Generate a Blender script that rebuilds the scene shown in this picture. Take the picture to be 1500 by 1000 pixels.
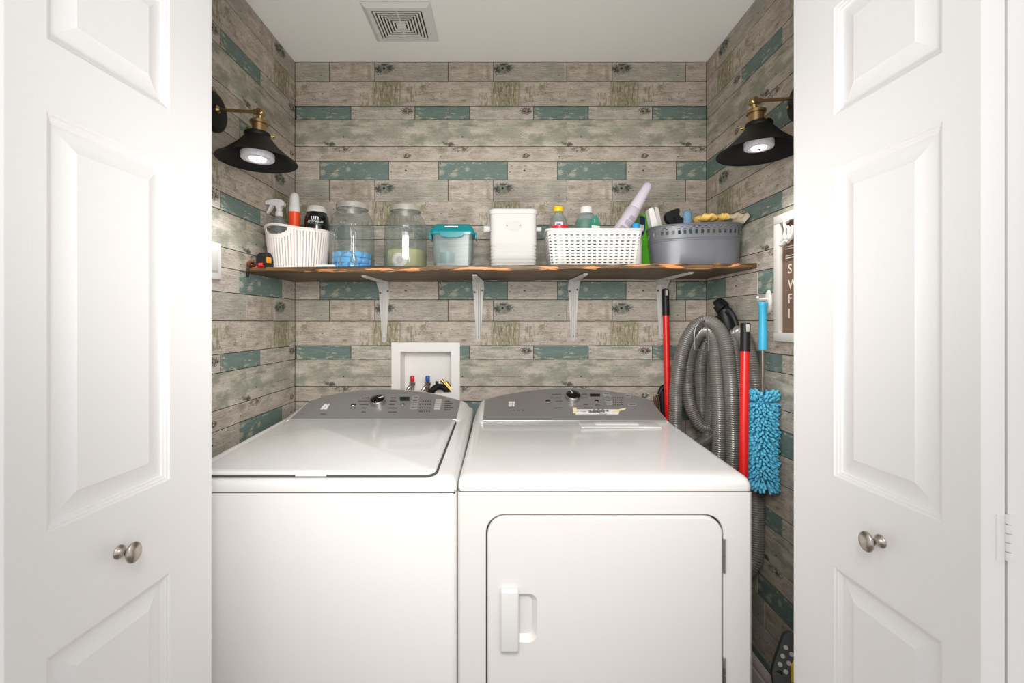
import bpy, bmesh, math, random
from mathutils import Vector, Matrix
random.seed(7)
PI = math.pi
# ---------------------------------------------------------------- clear
for o in list(bpy.data.objects): bpy.data.objects.remove(o)
SC = bpy.context.scene
COL = SC.collection
# ---------------------------------------------------------------- camera
FPX, CX, CY, CZ = 650.0, 735.0, 471.0, 1.30
cd = bpy.data.cameras.new('camera'); cam = bpy.data.objects.new('camera', cd); COL.objects.link(cam)
cam.location = (0, 0, CZ); cam.rotation_euler = (PI/2, 0, 0)
cd.sensor_width = 36; cd.sensor_fit = 'HORIZONTAL'; cd.lens = FPX/1500*36
cd.shift_x = (750-CX)/1500; cd.shift_y = (CY-500)/1500
cd.clip_start = 0.02
SC.camera = cam
# ---------------------------------------------------------------- world, lights, exposure
SC.view_settings.view_transform = 'Standard'; SC.view_settings.look = 'None'
SC.view_settings.gamma = 1; SC.view_settings.use_curve_mapping = False
SC.view_settings.exposure = 0.13
w = bpy.data.worlds.new('world'); SC.world = w; w.use_nodes = True
w.node_tree.nodes['Background'].inputs[0].default_value = (1.0, 1.0, 0.995, 1)
w.node_tree.nodes['Background'].inputs[1].default_value = 0.90
def area(name, loc, target, sx, sy, power, col=(1,1,1)):
    l = bpy.data.lights.new(name, 'AREA'); l.shape = 'RECTANGLE'; l.size = sx; l.size_y = sy
    l.energy = power; l.color = col
    o = bpy.data.objects.new(name, l); COL.objects.link(o); o.location = loc
    o.rotation_euler = (Vector(target)-Vector(loc)).to_track_quat('-Z', 'Y').to_euler()
    return o
def spot(name, loc, target, deg, blend, rad, power, col):
    l = bpy.data.lights.new(name, 'SPOT'); l.spot_size = math.radians(deg); l.spot_blend = blend; l.shadow_soft_size = rad
    l.energy = power; l.color = col
    o = bpy.data.objects.new(name, l); COL.objects.link(o); o.location = loc
    o.rotation_euler = (Vector(target)-Vector(loc)).to_track_quat('-Z', 'Y').to_euler()
spot('fill_above_camera', (0.0, 0.10, 1.74), (0, 1.75, 1.02), 84, 0.6, 0.25, 68, (1.0, 0.99, 0.975))  # added fill standing in for a flash, cone kept off the doors
spot('ceiling_fill_low', (0.0, -0.10, 0.75), (0, 1.35, 2.50), 72, 0.7, 0.25, 84, (1.0, 0.99, 0.97))  # added low fill, aimed up to brighten the ceiling
spot('side_wall_fill', (-0.42, 0.10, 1.45), (0.9, 1.66, 1.42), 48, 1.0, 0.28, 40, (1.0, 0.985, 0.965))  # added fill crossing over to brighten the right wall
spot('side_wall_fill', (0.42, 0.10, 1.45), (-0.9, 1.66, 1.42), 48, 1.0, 0.28, 40, (1.0, 0.985, 0.965))  # its mirrored twin, added to brighten the left wall

# ---------------------------------------------------------------- helpers
def lin(c):
    return tuple(((x/255)/12.92 if x/255 <= 0.04045 else (((x/255)+0.055)/1.055)**2.4) for x in c)
def P(x, y, D):
    return Vector(((x-CX)*D/FPX, D, CZ-(y-CY)*D/FPX))
def mat(name, rgb, rough=0.5, metal=0.0, emit=None, es=1.0, alpha=None, bump=None, coat=0, trans=0, sheen=0, spec=None):
    m = bpy.data.materials.new(name); m.use_nodes = True
    nt = m.node_tree; b = nt.nodes['Principled BSDF']
    b.inputs['Base Color'].default_value = (*lin(rgb), 1)
    b.inputs['Roughness'].default_value = rough; b.inputs['Metallic'].default_value = metal
    if coat: b.inputs['Coat Weight'].default_value = coat; b.inputs['Coat Roughness'].default_value = 0.08
    if trans: b.inputs['Transmission Weight'].default_value = trans
    if spec is not None: b.inputs['Specular IOR Level'].default_value = spec
    if emit: b.inputs['Emission Color'].default_value = (*lin(emit), 1); b.inputs['Emission Strength'].default_value = es
    if alpha is not None: b.inputs['Alpha'].default_value = alpha
    # every material gets a procedural breakup of colour / roughness
    tc = nt.nodes.new('ShaderNodeTexCoord'); n = nt.nodes.new('ShaderNodeTexNoise')
    n.inputs['Scale'].default_value = 40; n.inputs['Detail'].default_value = 3
    nt.links.new(tc.outputs['Object'], n.inputs['Vector'])
    mr = nt.nodes.new('ShaderNodeMapRange'); mr.inputs[3].default_value = max(0, rough-0.04); mr.inputs[4].default_value = min(1, rough+0.04)
    nt.links.new(n.outputs['Fac'], mr.inputs[0]); nt.links.new(mr.outputs[0], b.inputs['Roughness'])
    if bump:
        sc, st, stretch = bump
        mp = nt.nodes.new('ShaderNodeMapping'); mp.inputs['Scale'].default_value = stretch
        nt.links.new(tc.outputs['Object'], mp.inputs['Vector'])
        n2 = nt.nodes.new('ShaderNodeTexNoise'); n2.inputs['Scale'].default_value = sc; n2.inputs['Detail'].default_value = 4
        nt.links.new(mp.outputs[0], n2.inputs['Vector'])
        bp = nt.nodes.new('ShaderNodeBump'); bp.inputs['Strength'].default_value = st; bp.inputs['Distance'].default_value = 0.002
        nt.links.new(n2.outputs['Fac'], bp.inputs['Height']); nt.links.new(bp.outputs[0], b.inputs['Normal'])
    return m
def glassy(name, rgb, body=0.12, rough=0.03):
    """thin clear shell: transparent + fresnel gloss + a little body colour"""
    m = bpy.data.materials.new(name); m.use_nodes = True; nt = m.node_tree
    for n in list(nt.nodes): nt.nodes.remove(n)
    out = nt.nodes.new('ShaderNodeOutputMaterial')
    tr = nt.nodes.new('ShaderNodeBsdfTransparent'); tr.inputs[0].default_value = (*[0.68+0.30*c for c in lin(rgb)], 1)
    gl = nt.nodes.new('ShaderNodeBsdfGlossy'); gl.inputs['Roughness'].default_value = rough
    df = nt.nodes.new('ShaderNodeBsdfDiffuse'); df.inputs[0].default_value = (*lin(rgb), 1)
    lw = nt.nodes.new('ShaderNodeLayerWeight'); lw.inputs[0].default_value = 0.25
    m1 = nt.nodes.new('ShaderNodeMixShader'); m1.inputs[0].default_value = body
    nt.links.new(tr.outputs[0], m1.inputs[1]); nt.links.new(df.outputs[0], m1.inputs[2])
    mr = nt.nodes.new('ShaderNodeMapRange'); mr.inputs[3].default_value = 0.04; mr.inputs[4].default_value = 0.6
    nt.links.new(lw.outputs['Facing'], mr.inputs[0])
    m2 = nt.nodes.new('ShaderNodeMixShader'); nt.links.new(mr.outputs[0], m2.inputs[0])
    nt.links.new(m1.outputs[0], m2.inputs[1]); nt.links.new(gl.outputs[0], m2.inputs[2])
    nt.links.new(m2.outputs[0], out.inputs[0])
    return m

class MB:
    def __init__(s): s.v = []; s.f = []
    def add(s, verts, faces, M=None):
        n = len(s.v)
        for p in verts:
            p = Vector(p); s.v.append(tuple(M @ p) if M is not None else tuple(p))
        for f in faces: s.f.append(tuple(i+n for i in f))
        return s
    def box(s, x0, x1, y0, y1, z0, z1, r=0.0, seg=2, M=None):
        bm = bmesh.new()
        bmesh.ops.create_cube(bm, size=1)
        for v in bm.verts:
            v.co = Vector(((x0+x1)/2+v.co.x*(x1-x0), (y0+y1)/2+v.co.y*(y1-y0), (z0+z1)/2+v.co.z*(z1-z0)))
        if r > 0:
            bmesh.ops.bevel(bm, geom=bm.edges[:], offset=min(r, 0.49*min(abs(x1-x0), abs(y1-y0), abs(z1-z0))), segments=seg, profile=0.5, affect='EDGES')
        s.addbm(bm, M); return s
    def addbm(s, bm, M=None):
        bm.verts.index_update()
        s.add([v.co.copy() for v in bm.verts], [[v.index for v in f.verts] for f in bm.faces], M); bm.free()
    def loft(s, rings, cap0=True, cap1=True, M=None):
        n = len(rings[0]); vs = [p for r in rings for p in r]; fs = []
        for k in range(len(rings)-1):
            for i in range(n):
                j = (i+1) % n; fs.append((k*n+i, k*n+j, (k+1)*n+j, (k+1)*n+i))
        if cap0: fs.append(tuple(reversed(range(n))))
        if cap1: fs.append(tuple(range((len(rings)-1)*n, len(rings)*n)))
        s.add(vs, fs, M); return s
    def lathe(s, prof, n=32, M=None, cap0=True, cap1=True):
        rings = [[Vector((r*math.cos(2*PI*i/n), r*math.sin(2*PI*i/n), z)) for i in range(n)] for r, z in prof]
        return s.loft(rings, cap0 and prof[0][0] > 1e-5, cap1 and prof[-1][0] > 1e-5, M)
    def tube(s, path, r, n=10, caps=True, M=None):
        path = [Vector(p) for p in path]; m = len(path)
        rs = r if isinstance(r, (list, tuple)) else [r]*m
        t = (path[1]-path[0]).normalized()
        up = Vector((0, 0, 1)) if abs(t.z) < 0.9 else Vector((1, 0, 0))
        u = t.cross(up).normalized(); rings = []
        for k in range(m):
            t2 = ((path[min(k+1, m-1)]-path[max(k-1, 0)])).normalized()
            u = (u - t2*u.dot(t2)).normalized(); v2 = t2.cross(u)
            rings.append([path[k]+(u*math.cos(2*PI*i/n)+v2*math.sin(2*PI*i/n))*rs[k] for i in range(n)])
        return s.loft(rings, caps, caps, M)
    def prism(s, outline, d0, d1, M=None):
        """outline: (x,z) list; extruded along y d0..d1"""
        return s.loft([[Vector((x, d1, z)) for x, z in outline], [Vector((x, d0, z)) for x, z in outline]], True, True, M)
    def build(s, name, material, parent=None, world=False, smooth=True, ang=38, fix=True):
        off = Vector((0, 0, 0))
        if world and parent is not None:
            q = parent
            while q is not None: off += q.location; q = q.parent
        me = bpy.data.meshes.new(name)
        me.from_pydata([tuple(Vector(p)-off) for p in s.v], [], s.f)
        if fix:
            bm = bmesh.new(); bm.from_mesh(me); bmesh.ops.recalc_face_normals(bm, faces=bm.faces[:]); bm.to_mesh(me); bm.free()
        me.materials.append(material)
        if smooth:
            me.polygons.foreach_set('use_smooth', [True]*len(me.polygons)); me.set_sharp_from_angle(angle=math.radians(ang))
        me.update()
        o = bpy.data.objects.new(name, me); COL.objects.link(o)
        if parent is not None: o.parent = parent
        return o
def thing(name, label, cat, loc=(0, 0, 0), group=None, rz=0, ry=0, rx=0):
    o = bpy.data.objects.new(name, None); COL.objects.link(o); o.location = loc; o.rotation_euler = (rx, ry, rz)
    o.empty_display_size = 0.05
    return tag(o, label, cat, group)
def tag(o, label=None, cat=None, group=None, kind=None):
    if label: o['label'] = label
    if cat: o['category'] = cat
    if group: o['group'] = group
    if kind: o['kind'] = kind
    return o
def T(x=0, y=0, z=0): return Matrix.Translation((x, y, z))
def RX(a): return Matrix.Rotation(a, 4, 'X')
def RY(a): return Matrix.Rotation(a, 4, 'Y')
def RZ(a): return Matrix.Rotation(a, 4, 'Z')
def toward(d):  # rotation taking +Z to d
    return Vector(d).to_track_quat('Z', 'Y').to_matrix().to_4x4()
def rrect(x0, x1, y0, y1, r, seg=5):
    pts = []
    for cx, cy, a0 in ((x1-r, y1-r, 0), (x0+r, y1-r, PI/2), (x0+r, y0+r, PI), (x1-r, y0+r, 1.5*PI)):
        for k in range(seg+1):
            a = a0+k*PI/2/seg; pts.append((cx+r*math.cos(a), cy+r*math.sin(a)))
    return pts
def sellipse(a, b, n, e=2.0):
    out = []
    for i in range(n):
        t = 2*PI*i/n; c, s_ = math.cos(t), math.sin(t)
        out.append((a*math.copysign(abs(c)**(2/e), c), b*math.copysign(abs(s_)**(2/e), s_)))
    return out
def catmull(pts, step):
    pts = [Vector(p) for p in pts]; out = []
    pp = [2*pts[0]-pts[1]]+pts+[2*pts[-1]-pts[-2]]
    for i in range(1, len(pp)-2):
        p0, p1, p2, p3 = pp[i-1:i+3]; L = (p2-p1).length; n = max(2, int(L/step))
        for k in range(n):
            t = k/n
            out.append(0.5*((2*p1)+(-p0+p2)*t+(2*p0-5*p1+4*p2-p3)*t*t+(-p0+3*p1-3*p2+p3)*t**3))
    out.append(pts[-1]); return out
def resample(path, step):
    out = [path[0]]; acc = 0
    for a, b in zip(path, path[1:]):
        L = (b-a).length
        if L < 1e-9: continue
        d = step-acc
        while d <= L: out.append(a+(b-a)*(d/L)); d += step
        acc = L-(d-step)
    return out
def text_mb(mb, s, size, M, depth=0.0004, align='LEFT', shear=0):
    """append filled letters (local x right, y up) transformed by M"""
    c = bpy.data.curves.new('lettering', 'FONT'); c.body = s; c.size = size; c.extrude = depth; c.align_x = align; c.shear = shear
    c.resolution_u = 3
    o = bpy.data.objects.new('lettering', c)
    me = bpy.data.meshes.new_from_object(o)
    mb.add([v.co.copy() for v in me.vertices], [tuple(p.vertices) for p in me.polygons], M)
    bpy.data.objects.remove(o); bpy.data.curves.remove(c); bpy.data.meshes.remove(me)

# ---------------------------------------------------------------- materials
M_ceil = mat('ceiling_paint', (238, 235, 231), 0.9)
M_door = mat('door_white_paint', (233, 231, 230), 0.42, bump=(38, 0.10, (6, 6, 0.35)))
M_trimw = mat('white_trim_paint', (236, 232, 228), 0.45)
M_enamel = mat('white_enamel', (218, 216, 213), 0.22, coat=0.4)
M_enamel2 = mat('white_enamel_body', (220, 217, 213), 0.3, coat=0.2)
M_gap = mat('painted_gap_shade', (70, 68, 64), 0.8)  # dark colour standing in for the shade inside open gaps
M_panelgrey = mat('brushed_grey_console', (142, 139, 136), 0.4, 0.35, bump=(120, 0.08, (0.1, 6, 6)))
M_silver = mat('silver_edge', (190, 188, 184), 0.3, 0.6)
M_chrome = mat('chrome', (205, 203, 200), 0.12, 1.0)
M_nickel = mat('brushed_nickel', (178, 170, 160), 0.28, 1.0)
M_dkglass = mat('dark_glossy_plastic', (30, 24, 22), 0.12, coat=0.5)
M_black = mat('black_plastic', (20, 20, 21), 0.5, spec=.35)
M_shade = mat('matte_black_metal', (13, 13, 14), 0.5, spec=0.3)
M_brass = mat('antique_brass', (186, 158, 114), 0.3, 1.0)
M_gold = mat('bright_brass', (214, 170, 90), 0.25, 1.0)
M_led = mat('lit_led_lens', (255, 255, 255), 0.4, emit=(250, 252, 255), es=2.2)
M_puck = mat('white_puck_plastic', (205, 200, 205), 0.4)
M_white = mat('white_plastic', (214, 212, 207), 0.6, spec=.3)
M_offwhite = mat('offwhite_woven_plastic', (222, 214, 206), 0.5)
M_tinwhite = mat('white_powder_coat', (196, 194, 189), 0.8, spec=.12)
M_red = mat('red_plastic', (214, 28, 24), 0.3, coat=0.2)
M_blue = mat('blue_plastic', (30, 92, 176), 0.35)
M_turq = mat('turquoise_plastic', (58, 168, 205), 0.38)
M_steel = mat('stainless_tube', (176, 166, 156), 0.25, 1.0)
M_chenille = mat('blue_chenille', (92, 184, 214), 0.9)
M_hose = mat('grey_ribbed_hose', (140, 136, 130), 0.3, 0.45)
M_wire = mat('grey_wire', (120, 120, 118), 0.4, 0.6)
M_greybin = mat('dark_grey_plastic', (104, 105, 110), 0.35)
M_bracket = mat('bracket_grey_white', (196, 193, 188), 0.4)
M_screw = mat('screw_head', (92, 88, 82), 0.4, 0.7)
M_glass = glassy('clear_glass', (205, 214, 208), 0.07)
M_clearpl = glassy('clear_plastic', (186, 206, 204), 0.18, 0.3)
M_lidmetal = mat('tin_lid', (206, 200, 192), 0.35, 0.6)
M_pod = mat('blue_pods', (84, 178, 240), 0.35, coat=0.4)
M_powder = mat('yellow_green_powder', (172, 170, 124), 0.9, bump=(150, 0.5, (1, 1, 1)))
M_teal = mat('teal_plastic_lid', (0, 120, 126), 0.25, coat=0.3)
M_greypow = mat('grey_brown_powder', (168, 154, 146), 0.95)
M_tealcup = mat('smoky_teal_cup', (96, 130, 132), 0.3)
M_orange = mat('orange_bottle', (226, 74, 26), 0.35, coat=0.3)
M_tub = mat('black_tub', (14, 14, 18), 0.18, coat=0.5)
M_ltgrey = mat('light_grey_plastic', (188, 184, 178), 0.6)
M_sprayw = mat('translucent_white_plastic', (205, 203, 200), 0.35)
M_yellow = mat('yellow_cap', (236, 190, 24), 0.35)
M_greenliq = mat('green_liquid', (34, 120, 92), 0.12, coat=0.5)
M_greenlab = mat('green_label', (0, 118, 96), 0.4)
M_lav = mat('pale_lavender_plastic', (202, 194, 204), 0.35, coat=0.2)
M_label = mat('grey_print', (150, 142, 150), 0.5)
M_paper = mat('white_paper_label', (226, 224, 220), 0.7)
M_green = mat('bright_green_card', (84, 176, 22), 0.4)
M_navy = mat('navy_print', (22, 28, 74), 0.4)
M_yclo = mat('yellow_cloth', (240, 200, 110), 0.95, bump=(90, 0.5, (1, 1, 1)))
M_bclo = mat('beige_cloth', (196, 184, 160), 0.95, bump=(90, 0.5, (1, 1, 1)))
M_bluesock = mat('dusty_blue_fabric', (112, 148, 176), 0.6)
M_amber = mat('amber_resin', (120, 56, 12), 0.12, coat=0.6)
M_ora2 = mat('amber_orange_label', (214, 140, 30), 0.4)
M_signbr = mat('brown_felt_board', (112, 88, 72), 0.9)
M_signwh = mat('painted_white_wood', (212, 206, 198), 0.5)
M_print = mat('dark_print', (62, 58, 56), 0.6)
M_lprint = mat('light_print', (222, 220, 216), 0.5)
M_tape = mat('masking_tape', (232, 214, 170), 0.7)
M_base = mat('baseboard_paint', (214, 204, 198), 0.35)
M_stoolgrey = mat('dark_grey_ribbed_plastic', (74, 76, 76), 0.6)
M_stoolyel = mat('yellow_plastic', (240, 206, 20), 0.4)
M_dotw = mat('white_rubber_dot', (200, 196, 196), 0.7)
M_backing = mat('dark_seam_backing', (58, 52, 44), 0.9)

# --- printed plank boards: one pattern repeat is 174 x 175.5 units of 1/334 m, as unrolled over the three walls
class NT:
    def __init__(s, name):
        s.m = bpy.data.materials.new(name); s.m.use_nodes = True; s.t = s.m.node_tree; s.b = s.t.nodes['Principled BSDF']
    def L(s, a, b): s.t.links.new(a, b)
    def math(s, op, *a, clamp=False):
        n = s.t.nodes.new('ShaderNodeMath'); n.operation = op; n.use_clamp = clamp
        for i, x in enumerate(a):
            if isinstance(x, (int, float)): n.inputs[i].default_value = x
            else: s.L(x, n.inputs[i])
        return n.outputs[0]
    def comb(s, x, y, z=0):
        n = s.t.nodes.new('ShaderNodeCombineXYZ')
        for i, q in enumerate((x, y, z)):
            if isinstance(q, (int, float)): n.inputs[i].default_value = q
            else: s.L(q, n.inputs[i])
        return n.outputs[0]
    def noise(s, p, q, sx, sy, detail=3, off=0, rough=0.55):
        n = s.t.nodes.new('ShaderNodeTexNoise'); n.inputs['Scale'].default_value = 1; n.inputs['Detail'].default_value = detail
        n.inputs['Roughness'].default_value = rough
        s.L(s.comb(s.math('MULTIPLY', p, sx), s.math('MULTIPLY', q, sy), off), n.inputs['Vector']); return n.outputs['Fac']
    def ramp(s, x, a, b):
        n = s.t.nodes.new('ShaderNodeMapRange'); n.interpolation_type = 'SMOOTHSTEP'
        s.L(x, n.inputs[0]); n.inputs[1].default_value = a; n.inputs[2].default_value = b; return n.outputs[0]
    def mix(s, f, a, b):
        n = s.t.nodes.new('ShaderNodeMix'); n.data_type = 'RGBA'
        if isinstance(f, (int, float)): n.inputs[0].default_value = f
        else: s.L(f, n.inputs[0])
        for i, x in ((6, a), (7, b)):
            if isinstance(x, tuple): n.inputs[i].default_value = (*lin(x), 1)
            else: s.L(x, n.inputs[i])
        return n.outputs[2]
PU = 334.0; U0 = 0.6716; P0 = 174.0; Q0 = 175.5; ZA = 1.922
def board(name, base, light, dark, start, feats=(), cloud=None, teal=False, seed=0, blot=0.55, streaks=()):
    ks = (1.05, 1.05, 1.05) if teal else (1.05, 1.055, 1.075)
    base, light, dark = [tuple(min(255, c*k_) for c, k_ in zip(x, ks)) for x in (base, light, dark)]
    if not teal: dark = tuple(c*.92 for c in dark); light = tuple(c*1.03 for c in light)
    N = NT(name); uv = N.t.nodes.new('ShaderNodeUVMap'); uv.uv_map = 'UVMap'
    sp = N.t.nodes.new('ShaderNodeSeparateXYZ'); N.L(uv.outputs[0], sp.inputs[0])
    p = N.math('WRAP', N.math('MULTIPLY', N.math('SUBTRACT', sp.outputs[0], U0), PU), start+P0, start)
    q = N.math('WRAP', N.math('MULTIPLY', N.math('SUBTRACT', ZA, sp.outputs[1]), PU), Q0, 0)
    grain = N.noise(p, q, 0.045, 0.9, 4, seed)
    fine = N.noise(p, q, 0.25, 1.6, 3, seed+5)
    col = N.mix(N.ramp(grain, 0.36, 0.62), dark, base)
    col = N.mix(N.math('MULTIPLY', N.ramp(fine, 0.4, 0.66), 0.55), col, light)
    bl = N.noise(p, q, 0.03, 0.07, 3, seed+9)
    col = N.mix(N.math('MULTIPLY', N.ramp(bl, 0.45, 0.7), blot), col, light)
    if not teal:
        b2 = N.noise(p, q, 0.05, 0.11, 5, seed+17, .62)
        col = N.mix(N.math('MULTIPLY', N.ramp(b2, 0.50, 0.64), .4), col, (132, 128, 112))
    if cloud:
        c2, amt, sx, sy = cloud
        cl = N.noise(p, q, sx, sy, 5, seed+13, 0.6)
        col = N.mix(N.math('MULTIPLY', N.ramp(cl, 0.47, 0.62), amt), col, c2)
    crack = N.noise(p, q, 0.06, 1.5, 2, seed+21)
    crm = N.math('MULTIPLY', N.math('SUBTRACT', 1, N.ramp(N.math('ABSOLUTE', N.math('SUBTRACT', crack, 0.5)), 0.0, 0.014)), N.ramp(N.noise(p, q, 0.03, 0.2, 2, seed+22), 0.5, 0.62))
    col = N.mix(N.math('MULTIPLY', crm, 0.6), col, (96, 86, 74))
    if teal:
        sc = N.noise(p, q, 0.09, 0.34, 7, seed+30, 0.74)
        rg_ = N.noise(p, q, 0.035, 0.075, 2, seed+33)
        th = N.math('ADD', sc, N.math('MULTIPLY', N.math('SUBTRACT', rg_, 0.5), 0.55))
        col = N.mix(N.ramp(th, 0.565+teal, 0.585+teal), col, (166, 162, 144))
    for (a0, a1, b0, b1, sx, sy, t0, c_, st_) in streaks:
        wn = N.noise(p, q, .12, .12, 3, seed+61)
        pw_ = N.math('ADD', p, N.math('MULTIPLY', N.math('SUBTRACT', wn, .5), 10))
        qw_ = N.math('ADD', q, N.math('MULTIPLY', N.math('SUBTRACT', wn, .5), 8))
        m1 = N.math('MULTIPLY', N.ramp(pw_, a0-1.5, a0+1.5), N.math('SUBTRACT', 1, N.ramp(pw_, a1-1.5, a1+1.5)))
        m2 = N.math('MULTIPLY', N.ramp(qw_, b0-1.5, b0+1.5), N.math('SUBTRACT', 1, N.ramp(qw_, b1-1.5, b1+1.5)))
        sn = N.noise(p, q, sx, sy, 5, seed+70+a0*.1, .68)
        col = N.mix(N.math('MULTIPLY', N.math('MULTIPLY', m1, m2), N.math('MULTIPLY', N.ramp(sn, t0, t0+.05), st_)), col, c_)
    wob = N.noise(p, q, 0.45, 0.55, 4, seed+40, 0.65)
    for (fx, fy, rx, ry, c, st) in feats:
        a = N.math('DIVIDE', N.math('SUBTRACT', p, fx), rx); b = N.math('DIVIDE', N.math('SUBTRACT', q, fy), ry)
        d = N.math('SQRT', N.math('ADD', N.math('MULTIPLY', a, a), N.math('MULTIPLY', b, b)))
        if rx > 2.2:
            d = N.math('ADD', d, N.math('MULTIPLY', N.math('SUBTRACT', wob, 0.5), 3.4))
        col = N.mix(N.math('MULTIPLY', N.math('SUBTRACT', 1, N.ramp(d, 0.55, 1.05)), st), col, c)
    N.L(col, N.b.inputs['Base Color']); N.b.inputs['Roughness'].default_value = 0.62
    N.b.inputs['Specular IOR Level'].default_value = 0.35
    bp = N.t.nodes.new('ShaderNodeBump'); bp.inputs['Strength'].default_value = 0.15; bp.inputs['Distance'].default_value = 0.001
    N.L(grain, bp.inputs['Height']); N.L(bp.outputs[0], N.b.inputs['Normal'])
    return N.m
INK = (44, 42, 38); OLV = (134, 132, 92); BRN = (132, 112, 94); GRN = (136, 142, 126)
B_ = (172, 160, 144); Lt = (190, 180, 166); Dk = (150, 138, 122)
TB, TL, TD = (100, 117, 111), (112, 130, 122), (88, 106, 100)
def moss(x0, x1, y0, y1, n, sd):
    r = random.Random(sd); out = []
    for _ in range(n): out.append((r.uniform(x0, x1), r.uniform(y0, y1), r.uniform(1.6, 3.2), r.uniform(5, 12), OLV if r.random() < .7 else (112, 108, 78), 0.75))
    return out
MB_A1 = board('plank_print_tan', (166, 153, 136), Lt, (146, 132, 116), 0, [(34, 16, 5, 16, BRN, .35), (59, 20, 4, 14, BRN, .5), (8, 12, 7, 4, BRN, .4)], seed=1)
MB_A2 = board('plank_print_knot', (162, 154, 138), (180, 172, 158), (140, 134, 120), 60, [
    (80, 12.5, 17, 9, (96, 104, 94), .9), (73, 14, 7, 5, INK, .85), (88, 11.5, 7, 4, INK, .8), (80, 7.5, 7, 2.6, INK, .7), (80, 12.5, 6.5, 4.8, (124, 126, 110), .9), (80, 12.3, 2.2, 2.1, (18, 18, 16), 1),
    (71.3, 22, .9, .9, INK, 1), (162.3, 23, 1.6, .8, INK, .9), (158, 15, 16, 20, GRN, .35)], seed=2, blot=.35)
MB_B = board('plank_print_mossy', (174, 162, 145), (192, 182, 168), (150, 138, 122), 0, [
    (163.9, 49.5, 1.2, .9, INK, .95), (6, 43, 1.2, .8, INK, .95), (151.3, 57, 3.2, 2.6, (112, 102, 88), .75), (151.3, 57, 1.4, 1.1, Lt, .8), (23, 59.5, 4, 1.8, (128, 122, 84), .8),
    (137, 41, 5, 6, (132, 130, 100), .8), (119.8, 50, 1.6, 12, (122, 122, 86), .7), (115, 43, 4, 3, OLV, .6)], seed=3,
    streaks=[(63, 106, 28, 70, .42, .07, .44, (136, 132, 96), .75), (66, 104, 28, 70, .6, .12, .52, (98, 92, 66), .7), (44, 64, 48, 70, .35, .12, .5, (132, 126, 92), .7), (112, 130, 36, 70, .4, .1, .53, (122, 118, 86), .75), (130, 146, 30, 52, .3, .2, .52, (126, 122, 92), .7), (30, 50, 52, 70, .5, .15, .58, (110, 98, 80), .5)])
MB_CT = board('plank_print_teal_narrow', TB, TL, TD, 110, [(176, 78, .9, .8, INK, .9)], teal=.015, seed=4)
MB_CG = board('plank_print_grey_narrow', (176, 166, 150), (196, 188, 174), (156, 148, 134), 0, [
    (114, 74.5, 10, 5.5, INK, .85), (114, 74.5, 4, 2.5, (160, 150, 134), .85), (112, 75, 2.1, 1.5, INK, .95), (118, 75.5, 1.8, 1.3, INK, .9), (35, 77.5, .9, .8, INK, 1), (75, 71, 26, 3, GRN, .7), (55, 82, 20, 3, (148, 150, 134), .6)], seed=5)
MB_D = board('plank_print_cloudy', (178, 168, 152), (196, 188, 172), (158, 150, 134), 0, [
    (20.8, 112.5, 1.6, 1.5, INK, 1), (167, 120.5, 1.7, 1.1, INK, .9), (3, 124, 6, 3.4, INK, .85), (171, 122.5, 5, 2.6, (70, 72, 60), .85),
    (88, 108, 26, 12, (150, 150, 134), .7), (160, 112, 18, 13, (146, 148, 132), .7), (20, 106, 15, 8, (146, 148, 132), .65), (50, 121, 16, 4, (146, 148, 132), .5), (85, 112.8, 30, .5, INK, .5), (30, 95.5, 14, .5, INK, .4)],
    cloud=((136, 138, 122), .8, 0.028, 0.06), seed=6)
MB_E = board('plank_print_swirl', (176, 164, 148), (194, 184, 168), (154, 142, 126), 0, [
    (19, 130.5, 13, 4.6, (84, 76, 64), .85), (17, 130.5, 5, 2.2, Lt, .85), (22, 131, 2, 1.2, INK, .8), (114, 140.8, 6.5, 3.6, (66, 60, 50), .85), (114, 140.8, 2, 1.2, Lt, .8), (163, 141.7, 1.3, .9, INK, .95), (166, 132, 9, 7, (128, 124, 106), .7)], seed=7)
MB_FT = board('plank_print_teal_wide', TB, TL, TD, 140, [
    (198.5, 151, 1.5, 1, (176, 176, 160), .9), (211, 151, 2.3, 1.4, (186, 184, 168), .9), (202, 160, 4, 4, (170, 172, 156), .7), (165, 153, 9, 3, (168, 168, 152), .8), (164, 164, 5, 5, (172, 170, 154), .8), (182, 168, 7, 4, (168, 168, 150), .8),
    (163, 152, .9, .9, INK, .9), (164, 160, .9, .9, INK, .9), (232, 173, 7, 1.6, (170, 172, 156), .7)], teal=.05, seed=8)
MB_FG = board('plank_print_grey_short', (174, 163, 147), (192, 183, 169), (156, 146, 131), 60, [
    (93, 155, 1.2, .9, INK, .9), (90.5, 164, 1, .9, INK, 1), (112, 162, 2, 1.7, INK, .95), (113, 155, 3, .8, (110, 100, 88), .7)], seed=9)
ROWS = [(0, 31.3, [(0, 66.5, MB_A1), (66.5, 174, MB_A2)]), (31.3, 67.4, [(0, 174, MB_B)]),
        (67.4, 87.2, [(31.6, 125.3, MB_CG), (125.3, 205.6, MB_CT)]), (87.2, 126.8, [(0, 174, MB_D)]),
        (126.8, 148.8, [(0, 174, MB_E)]), (148.8, 175.5, [(86.9, 160.3, MB_FG), (160.3, 260.9, MB_FT)])]

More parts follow.
